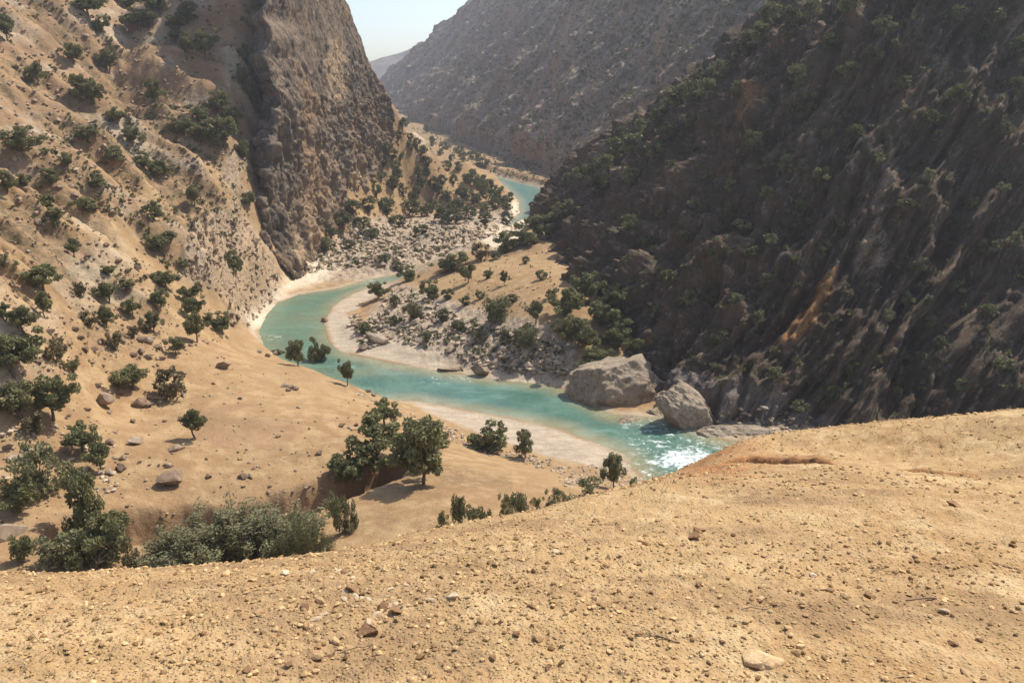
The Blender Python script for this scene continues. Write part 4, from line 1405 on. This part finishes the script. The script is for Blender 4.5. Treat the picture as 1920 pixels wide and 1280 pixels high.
# the two great rocks standing in the river
def great_rock(label, centre, scale, seed, rotz, planes, mat, tilt=0.0):
    bm = bmesh.new()
    bmesh.ops.create_icosphere(bm, subdivisions=6, radius=1.0)
    v = np.array([x.co for x in bm.verts])
    f = np.array([[q.index for q in p.verts] for p in bm.faces])
    bm.free()
    for n, d in planes:
        n = np.array(n, float)
        n /= np.linalg.norm(n)
        s = v @ n - d
        v = v - np.outer(np.maximum(s, 0), n) * 0.95
    nn = v / np.linalg.norm(v, axis=1)[:, None]
    v = v + nn * (0.20 * fbm(v, 1.1, 4, 0.55, seed % 50) + 0.13 * fbm(v * np.array([1, 1, 0.45]), 2.4, 4, 0.6, seed % 50 + 3, ridged=True))[:, None]
    v = v + nn * (0.22 * terr(fbm(v, 1.5, 3, 0.6, seed % 50 + 7), 6, 0.12))[:, None]
    rg = np.random.default_rng(seed)
    for k in range(11):
        n = rg.normal(size=3) * np.array([1, 1, 0.8])
        n /= np.linalg.norm(n)
        s = v @ n
        lim = s.max() * rg.uniform(0.80, 0.97)
        v = v - np.outer(np.maximum(s - lim, 0), n) * 0.95
    v = v + nn * (0.04 * fbm(v, 3.0, 4, 0.65, seed % 50 + 9) + 0.035 * terr(fbm(v, 3.5, 3, 0.6, seed % 50 + 11), 5, 0.1))[:, None]
    v = v * np.array(scale)
    o = link('river_rock', mesh_np('river_rock', v, f, mat, True))
    o.location = centre
    o.rotation_euler = (0, tilt, rotz)
    return tag(o, label, 'rock', 'great pale rocks standing in the river')


M['riverrock'] = mat_rock('river_rock_limestone', [(0.44, 0.345, 0.24), (0.30, 0.235, 0.165), (0.55, 0.45, 0.33), (0.36, 0.26, 0.17), (0.19, 0.15, 0.11)], streak=(1, 1, 0.5), sc=1.8, bumpd=0.8, crack=0.22)
great_rock('great pale cracked rock rising from the rapids under the dark mountain', P(1162, 734, 160), (10.8, 6.5, 7.9), 201, 0.1,
           [((-0.72, -0.5, 0.45), 0.70), ((0.3, -0.8, 0.55), 0.62), ((0.75, -0.2, 0.5), 0.74), ((-0.1, -1, 0.05), 0.72), ((-0.2, 0, 1), 0.8), ((0.9, -0.5, -0.1), 0.8)], M['riverrock'])
great_rock('smooth grey slab-sided rock leaning into the water beside the gravel fan', P(1302, 780, 147), (8.4, 4.0, 3.6), 207, 0.0,
           [((-0.6, -0.6, 0.5), 0.6), ((0.75, -0.1, 0.55), 0.45), ((0.1, -1, 0.2), 0.55), ((-0.9, 0.1, 0.1), 0.75)], M['riverrock'], 0.72)

great_rock('low pale ledge at the waterline between the two great rocks', P(1240, 788, 152), (4.6, 3.0, 2.0), 213, 0.3, [((0, -0.6, 0.8), 0.6), ((-0.8, -0.3, 0.4), 0.6)], M['riverrock'])
great_rock('long grey ledge at the water end of the shaded gravel fan', P(1390, 826, 143), (8.5, 3.2, 2.8), 219, -0.15, [((0.2, -0.5, 0.8), 0.45), ((0.8, -0.3, 0.4), 0.6)], M['riverrock'])
great_rock('small pale rock with white water around it in the rapids', P(1178, 793, 149), (2.4, 1.6, 1.3), 223, 0.5, [((0, -0.6, 0.8), 0.6)], M['riverrock'])

# pale outcrop at the left edge, above the gully
r = drop(*PZ(8, 985, -46.5)[:2])
o = rock(10, 1008, 92, 'pale', '', None, label='large pale cracked outcrop at the left edge above the gully', hfac=1.0)

# ------------------------------------------------------------------ loose stones in bulk
def ico(sub):
    bm = bmesh.new()
    bmesh.ops.create_icosphere(bm, subdivisions=sub, radius=0.5)
    v = np.array([x.co for x in bm.verts])
    f = np.array([[q.index for q in p.verts] for p in bm.faces])
    bm.free()
    return v, f


def bulk(name, places, sub, mat, rng, kind='stuff', smooth_shade=False):
    """places: (N, 4) x y z size -> one mesh of irregular stones"""
    bv, bf = ico(sub)
    temps = []
    for k in range(14):
        v = bv.copy()
        for _ in range(5):
            n = rng.normal(size=3)
            n /= np.linalg.norm(n)
            s = v @ n - rng.uniform(0.18, 0.38)
            v = v - np.outer(np.maximum(s, 0), n)
        v = v * (1 + 0.14 * rng.normal(size=(len(v), 1)))
        v = v * np.array([rng.uniform(0.8, 1.25), rng.uniform(0.7, 1.1), rng.uniform(0.45, 0.85)])
        temps.append(v)
    temps = np.array(temps)
    N = len(places)
    idx = rng.integers(0, 14, N)
    a = rng.uniform(0, 6.28, N)
    v = temps[idx]
    ca, sa = np.cos(a)[:, None], np.sin(a)[:, None]
    x = v[..., 0] * ca - v[..., 1] * sa
    y = v[..., 0] * sa + v[..., 1] * ca
    v = np.stack([x, y, v[..., 2]], -1) * places[:, 3][:, None, None]
    v = v + places[:, None, :3] + np.array([0, 0, 1.0]) * (0.16 * places[:, 3])[:, None, None]
    f = bf[None] + (np.arange(N) * len(bv))[:, None, None]
    tone = np.repeat(np.clip(rng.normal(0.55, 0.28, N), 0, 1), len(bv))
    me = mesh_np(name, v.reshape(-1, 3), f.reshape(-1, 3), mat, smooth_shade, {'tone': (tone, 'POINT')})
    o = link(name, me)
    o['kind'] = kind
    return o


def scatter(poly, n, lo, hi, names=('ground', 'cliff', 'mountain'), rng=RNG, only=None):
    out = []
    for (u, v) in inpoly(poly, n, rng):
        r = hit(u, v, ('ground', 'hillside', 'mountain', 'cliff', 'far_mountain'))
        if r is None or r[3] not in names:
            continue
        t = rng.uniform() ** 2.6
        out.append([*r[0], (lo + (hi - lo) * t)])
    return out


def gate(pts, f, seed):
    nz = fbm(np.array(pts)[:, :3], f, 4, 0.6, seed)
    return [q for q, k in zip(pts, nz) if k > -0.12 + 0.25 * RNG.uniform()]


pl = []
pl += gate(scatter(RRB, 2300, 0.2, 2.0), 0.12, 151)
pl += gate(scatter(RBFL, 2800, 0.3, 2.6), 0.1, 153)
pl2 = scatter(CRAG, 700, 0.3, 1.8)
pl += scatter([(650, 590), (620, 470), (900, 400), (700, 340), (640, 420)], 500, 0.3, 1.2)
pl2 += scatter([(0, 380), (300, 470), (420, 520), (420, 640), (300, 690), (0, 720)], 900, 0.18, 1.0)
pl2 += scatter([(0, 720), (480, 660), (700, 750), (640, 960), (0, 1000)], 700, 0.12, 0.7)
pl += scatter([(0, 780), (160, 800), (260, 900), (160, 960), (0, 900)], 350, 0.15, 1.0)
pl += scatter([(660, 735), (760, 770), (880, 815), (1040, 865), (1060, 890), (900, 850), (780, 800)], 700, 0.15, 0.9)
pl += scatter([(1030, 880), (1120, 870), (1190, 890), (1180, 915), (1060, 915)], 350, 0.15, 0.8)
pl2 += scatter([(0, 0), (460, 0), (460, 420), (0, 420)], 1500, 0.2, 1.9)
pl += scatter([(1240, 775), (1330, 800), (1420, 835), (1560, 820), (1500, 760)], 300, 0.2, 1.4)
pl += scatter([(940, 395), (1005, 395), (980, 440), (920, 460)], 250, 0.4, 1.6)
pl2 += scatter([(820, 510), (960, 440), (1050, 460), (1060, 590), (900, 590)], 300, 0.15, 0.9)
bulk('rubble', np.array(pl), 1, M['rubble'], RNG)
M['brownrubble'] = mat_tone('brown_rubble', (0.14, 0.095, 0.062), (0.42, 0.31, 0.205))
bulk('loose_stones', np.array(pl2), 1, M['brownrubble'], RNG)

# gravel on the near slope
NG = 46000
az = RNG.uniform(-0.66, 0.66, NG)
rr = np.exp(RNG.uniform(math.log(1.7), math.log(19), NG))
bvh = BVH['hillside']
pl = []
patch = fbm(np.stack([rr * np.sin(az), rr * np.cos(az), 0 * rr], 1), 0.8, 4, 0.6, 131)
for a, r_, pt in zip(az, rr, patch):
    if RNG.uniform() > 0.5 + 1.5 * pt:
        continue
    x, y = r_ * math.sin(a), r_ * math.cos(a)
    loc, nor, _, _ = bvh.ray_cast(Vector((x, y, 50)), Vector((0, 0, -1)))
    if loc is None:
        continue
    s = (0.0049 + 0.016 * RNG.uniform() ** 4.0) * (0.75 + 0.36 * r_ ** 0.75) * 0.92
    pl.append([x, y, loc.z, s])
for k in range(34):
    a_, r0 = RNG.uniform(-0.62, 0.62), math.exp(RNG.uniform(math.log(2.1), math.log(14)))
    for j in range(RNG.integers(15, 70)):
        r_ = r0 * (1 + 0.07 * RNG.normal())
        x, y = r_ * math.sin(a_ + 0.05 * RNG.normal()), r_ * math.cos(a_ + 0.05 * RNG.normal())
        loc, nor, _, _ = bvh.ray_cast(Vector((x, y, 50)), Vector((0, 0, -1)))
        if loc is not None:
            pl.append([x, y, loc.z, (0.007 + 0.022 * RNG.uniform() ** 3.5) * (0.75 + 0.36 * r_ ** 0.75)])
bulk('gravel', np.array(pl), 1, M['gravel'], RNG)

# stones one can tell apart on the near slope
PENDING.clear()
SG = 'stones on the near slope'
for a in [(1432, 1236, 84, 'great', 'largest stone, flat pale top over a black shadow', 0.8), (742, 1148, 34, 'clod', 'brown angular clod, right one of a touching pair'), (716, 1142, 28, 'clod', 'brown angular clod, left one of a touching pair'),
          (690, 1190, 44, 'clod', 'brown clod below the white stones'), (574, 1140, 24, 'clod', 'small brown clod left of the white stones'), (598, 1128, 26, 'stone', 'tan stone touching the small brown clod'),
          (661, 1106, 26, 'clod', 'dark clod among the white stones'), (850, 1117, 22, 'white', 'single white stone with a black shaded side'), (970, 1189, 22, 'clod', 'brown stone, left one of a pair in the middle'),
          (1010, 1194, 26, 'stone', 'pale stone, right one of a pair in the middle'), (922, 1233, 20, 'clod', 'reddish clod below the pair in the middle'), (540, 1246, 22, 'clod', 'brown clod near the bottom, middle of three in a line'),
          (461, 1258, 28, 'clod', 'brown clod near the bottom, lower end of the line of three'), (594, 1230, 36, 'stone', 'pale stone near the bottom, upper end of the line of three'), (1300, 1008, 26, 'clod', 'lower half of the dark burnt stump-like clod'),
          (1310, 996, 28, 'clod', 'upper half of the dark burnt stump-like clod'), (1772, 1146, 22, 'white', 'white-topped stone beside the dark stick'), (1526, 1078, 16, 'white', 'small bright white stone'),
          (1632, 1122, 24, 'clod', 'brown domed stone left of the pale patch'), (1790, 948, 30, 'clod', 'dark flat clod high on the slope'), (1836, 1200, 20, 'clod', 'round brown stone near the lower edge, upper one'),
          (1786, 1208, 20, 'clod', 'round brown stone near the lower edge, lower one'), (1310, 1098, 18, 'clod', 'small domed brown stone left of the dry twigs'), (1012, 1090, 18, 'stone', 'thin pale flake standing on edge'),
          (1045, 1036, 18, 'white', 'pale flake high on the slope'), (885, 1184, 16, 'clod', 'small reddish clod left of the pair in the middle'), (562, 1088, 16, 'clod', 'small brown stone above the white stones'),
          (600, 1088, 14, 'stone', 'small tan stone above the white stones'), (1200, 1190, 22, 'clod', 'brown clod under the dry twigs'), (1665, 1020, 14, 'clod', 'small dark stone right of the slope middle'), (1900, 1025, 16, 'clod', 'dark stone at the right edge')]:
    rock(a[0], a[1], a[2], a[3], '', SG, label=a[4], name='stone', hfac=a[5] if len(a) > 5 else 0.95, names=('hillside',))
for k in range(26):
    u, v = RNG.normal(668, 55), RNG.normal(1110, 24)
    rock(u, v, RNG.uniform(9, 24), 'white', '', 'white stones in the pale patch', label='whitish stone in the pale stony patch left of the slope middle', name='stone', hfac=0.8, names=('hillside',))
for k in range(46):
    u, v = RNG.uniform(20, 1900), RNG.uniform(1000, 1270)
    rock(u, v, RNG.uniform(9, 17), RNG.choice(['stone', 'clod', 'clod']), 'small stone on the bare near slope', 'small stones strewn on the near slope', name='stone', hfac=0.85, names=('hillside',))
flush()

# dry sticks
def stick(u0, v0, u1, v1, rpx, label, branches=0, seed=1):
    rng = np.random.default_rng(seed)
    a, b = hit(u0, v0, ('hillside',)), hit(u1, v1, ('hillside',))
    r = rpx / FPX * depth(a[0])
    A, Bq = np.array(a[0]) + [0, 0, r * 0.6], np.array(b[0]) + [0, 0, r * 1.2]
    L = np.linalg.norm(Bq - A)
    path = wiggle(A, Bq, rng, 7, L * 0.018)
    parts = [tube(path, r, r * 0.45, 6)]
    for k in range(branches):
        s = path[rng.integers(1, 6)]
        e = s + (Bq - A) * rng.uniform(0.15, 0.45) + np.array([rng.normal() * L * 0.18, rng.normal() * L * 0.18, abs(rng.normal()) * L * 0.06])
        parts.append(tube(wiggle(s, e, rng, 4, L * 0.012), r * 0.55, r * 0.2, 5))
    V, F = join(parts)
    me = mesh_np('dry_stick', V, F, M['twig'], True, {'tone': (np.full(len(V), rng.uniform(0.1, 0.9)), 'POINT')})
    tag(link('dry_stick', me), label, 'stick', 'dry sticks on the near slope')


stick(1755, 1122, 1698, 1126, 2.0, 'dark straight stick beside the pale patch', 0, 1)
stick(1275, 1205, 1205, 1188, 1.6, 'branched dry twig lying over a brown clod', 5, 2)
stick(1165, 1168, 1250, 1178, 1.0, 'long thin pale twig above the branched one', 2, 3)
stick(1390, 1142, 1500, 1136, 1.0, 'long thin twig lying level left of the domed stone', 2, 4)
stick(1660, 1278, 1720, 1262, 1.6, 'pale branched twig at the bottom edge', 4, 5)
stick(1310, 1270, 1330, 1248, 1.2, 'short pale twig left of the largest stone', 1, 6)
stick(600, 1232, 700, 1208, 1.0, 'thin dark twig beside the pale stone of the line', 2, 7)
stick(1600, 1075, 1690, 1062, 1.0, 'thin twigs high on the right slope', 4, 8)
stick(1880, 1060, 1918, 1072, 1.2, 'pale twig at the right edge', 1, 9)

# ------------------------------------------------------------------ low scrub nobody could count
def scrub_bulk(name, places, rng, leaves=26, mat=None):
    places = np.array(places)
    N = len(places)
    temps = []
    for k in range(10):
        cs = [np.array([rng.normal() * 0.22, rng.normal() * 0.22, rng.uniform(0.15, 0.6)]) for _ in range(4)]
        v, f, t = leaf_cloud(cs, [0.26] * 4, [leaves // 4] * 4, 0.26, rng, aspect=1.4)
        v[:, 2] = np.maximum(v[:, 2], 0)
        temps.append((v, t))
    idx = rng.integers(0, 10, N)
    TV = np.array([t[0] for t in temps])
    TT = np.array([np.repeat(t[1], 4) for t in temps])
    v = TV[idx] * places[:, 3][:, None, None] * np.array([1, 1, 0.9]) + places[:, None, :3]
    tone = np.clip(TT[idx] * 0.7 + rng.uniform(0, 0.3, (N, 1)), 0, 1)
    n = v.shape[1]
    me = mesh_np(name, v.reshape(-1, 3), np.arange(N * n).reshape(-1, 4), mat or M['scrub'], True, {'tone': (tone.ravel(), 'POINT')})
    o = link(name, me)
    o['kind'] = 'stuff'


WALLP = [(1020, 380), (1150, 260), (1280, 180), (1480, 20), (1520, 0), (1920, 0), (1920, 790), (1560, 800), (1250, 700), (1080, 700), (1060, 540)]
pl = scatter(WALLP, 1400, 0.4, 2.1, ('mountain',))
pl += scatter([(1050, 380), (1150, 260), (1280, 170), (1480, 10), (1920, 0), (1920, 300), (1500, 260), (1200, 420)], 420, 0.5, 2.0, ('mountain',))
pl += scatter([(690, 150), (890, 0), (1480, 0), (1150, 240), (1050, 330), (850, 280)], 4200, 1.0, 4.2, ('far_mountain',))
HILLP = scatter([(0, 0), (480, 0), (470, 430), (330, 540), (0, 560)], 5200, 0.3, 2.0, ('ground',))
hn = fbm(np.array(HILLP)[:, :3], 0.055, 4, 0.6, 141)
pl += [h_ for h_, k_ in zip(HILLP, hn) if k_ > 0.10 + 0.35 * RNG.uniform()]
pl += scatter([(60, 230), (430, 180), (480, 330), (460, 420), (280, 420)], 420, 0.5, 1.9, ('ground',))
pl += scatter([(735, 230), (800, 270), (940, 350), (960, 390), (860, 420), (640, 440)], 420, 0.5, 2.0, ('ground',))
pl += scatter([(560, 515), (640, 440), (900, 400), (850, 470)], 700, 0.4, 2.2, ('ground',))
pl += scatter(RRB, 480, 0.3, 1.9, ('ground',))
pl += scatter([(820, 510), (960, 440), (1050, 460), (1060, 590), (900, 590)], 160, 0.2, 0.9, ('ground',))
pl += scatter([(500, 0), (640, 0), (730, 220), (600, 460), (480, 430)], 260, 0.3, 1.4, ('cliff',))
pl += scatter([(740, 225), (880, 270), (1040, 320), (1030, 350), (930, 330), (860, 300)], 400, 1.0, 3.5, ('ground', 'far_mountain'))
pl += scatter([(0, 380), (400, 520), (420, 640), (0, 720)], 260, 0.15, 0.8, ('ground',))
scrub_bulk('undergrowth', pl, RNG)

tv, tt_ = [], []
for k in range(1300):
    if k < 960:
        a_, r_ = RNG.uniform(-0.64, 0.64), math.exp(RNG.uniform(math.log(1.9), math.log(15)))
        if noise(np.array([[r_ * math.sin(a_) * 0.5, r_ * math.cos(a_) * 0.5, 0.0]]), 9)[0] < 0.05:
            continue
        x_, y_ = r_ * math.sin(a_), r_ * math.cos(a_)
    else:
        q_ = hit(RNG.uniform(1250, 1920), RNG.uniform(775, 850), ('hillside',))
        if q_ is None:
            continue
        x_, y_ = q_[0].x, q_[0].y
    loc, nor, _, _ = BVH['hillside'].ray_cast(Vector((x_, y_, 50)), Vector((0, 0, -1)))
    for j in range(RNG.integers(3, 9)):
        b0 = np.array(loc) + np.array([RNG.normal() * 0.02, RNG.normal() * 0.02, -0.004])
        L = RNG.uniform(0.03, 0.09) * (1 + 0.02 * loc.y)
        d_ = np.array([RNG.normal() * 0.7, RNG.normal() * 0.7, RNG.uniform(0.15, 1.0)])
        d_ /= np.linalg.norm(d_)
        s_ = np.cross(d_, RNG.normal(size=3))
        s_ *= 0.0014 * (1 + 0.06 * loc.y) / np.linalg.norm(s_)
        tv.append([b0 - s_, b0 + s_, b0 + d_ * L + s_ * 0.3, b0 + d_ * L - s_ * 0.3])
        tt_ += [RNG.uniform()] * 4
tv = np.array(tv).reshape(-1, 3)
M['straw'] = mat_tone('dry_grass', (0.26, 0.18, 0.09), (0.55, 0.43, 0.24))
o = link('dry_grass', mesh_np('dry_grass', tv, np.arange(len(tv)).reshape(-1, 4), M['straw'], True, {'tone': (np.array(tt_), 'POINT')}))
o['kind'] = 'stuff'

# ------------------------------------------------------------------ air
if HAZE > 0:
    bm = bmesh.new()
    bmesh.ops.create_cube(bm, size=1.0)
    me = bpy.data.meshes.new('haze')
    bm.to_mesh(me)
    bm.free()
    hm = bpy.data.materials.new('haze_air')
    hm.use_nodes = True
    hn = hm.node_tree
    hn.nodes.clear()
    ho = hn.nodes.new('ShaderNodeOutputMaterial')
    hv = hn.nodes.new('ShaderNodeVolumePrincipled')
    hv.inputs['Color'].default_value = (0.88, 0.92, 1.0, 1)
    hv.inputs['Density'].default_value = HAZE
    hv.inputs['Anisotropy'].default_value = 0.35
    hn.links.new(hv.outputs[0], ho.inputs['Volume'])
    me.materials.append(hm)
    o = link('haze', me)
    o['kind'] = 'stuff'
    o.location = (0, 350, 150)
    o.scale = (5200, 5200, 520)


# ------------------------------------------------------------------ camera, light, render
cam_d = bpy.data.cameras.new('camera')
cam_d.sensor_width = 36.0
cam_d.lens = FPX / 1920 * 36.0
cam_d.clip_start = 0.1
cam_d.clip_end = 20000
cam = bpy.data.objects.new('camera', cam_d)
COL.objects.link(cam)
cam.rotation_euler = (math.pi / 2 - PITCH, 0, 0)
SC.camera = cam

SUN_AZ, SUN_EL = math.radians(49), math.radians(53)     # azimuth clockwise from the view direction (+Y)
sd = bpy.data.lights.new('sun', 'SUN')
sd.energy = 4.6
sd.angle = math.radians(0.53)
sd.color = (1.0, 0.94, 0.84)
so = bpy.data.objects.new('sun', sd)
COL.objects.link(so)
dirv = Vector((math.sin(SUN_AZ) * math.cos(SUN_EL), math.cos(SUN_AZ) * math.cos(SUN_EL), math.sin(SUN_EL)))
so.rotation_euler = (-dirv).to_track_quat('-Z', 'Y').to_euler()
so.location = dirv * 300

w = bpy.data.worlds.new('World')
SC.world = w
w.use_nodes = True
nt = w.node_tree
sky = nt.nodes.new('ShaderNodeTexSky')
sky.sky_type = 'NISHITA'
sky.sun_disc = False
sky.sun_elevation = SUN_EL
sky.sun_rotation = SUN_AZ
sky.altitude = 900
sky.dust_density = 3.0
bg = nt.nodes['Background']
bg.inputs[1].default_value = 0.15
nt.links.new(sky.outputs[0], bg.inputs[0])

vs = SC.view_settings
vs.view_transform = 'Standard'
vs.look = 'None'
vs.exposure = 0.5
vs.gamma = 1.0
SC.cycles.max_bounces = 6
SC.cycles.diffuse_bounces = 3
SC.cycles.volume_bounces = 0
SC.cycles.use_denoising = True
SC.cycles.use_adaptive_sampling = True
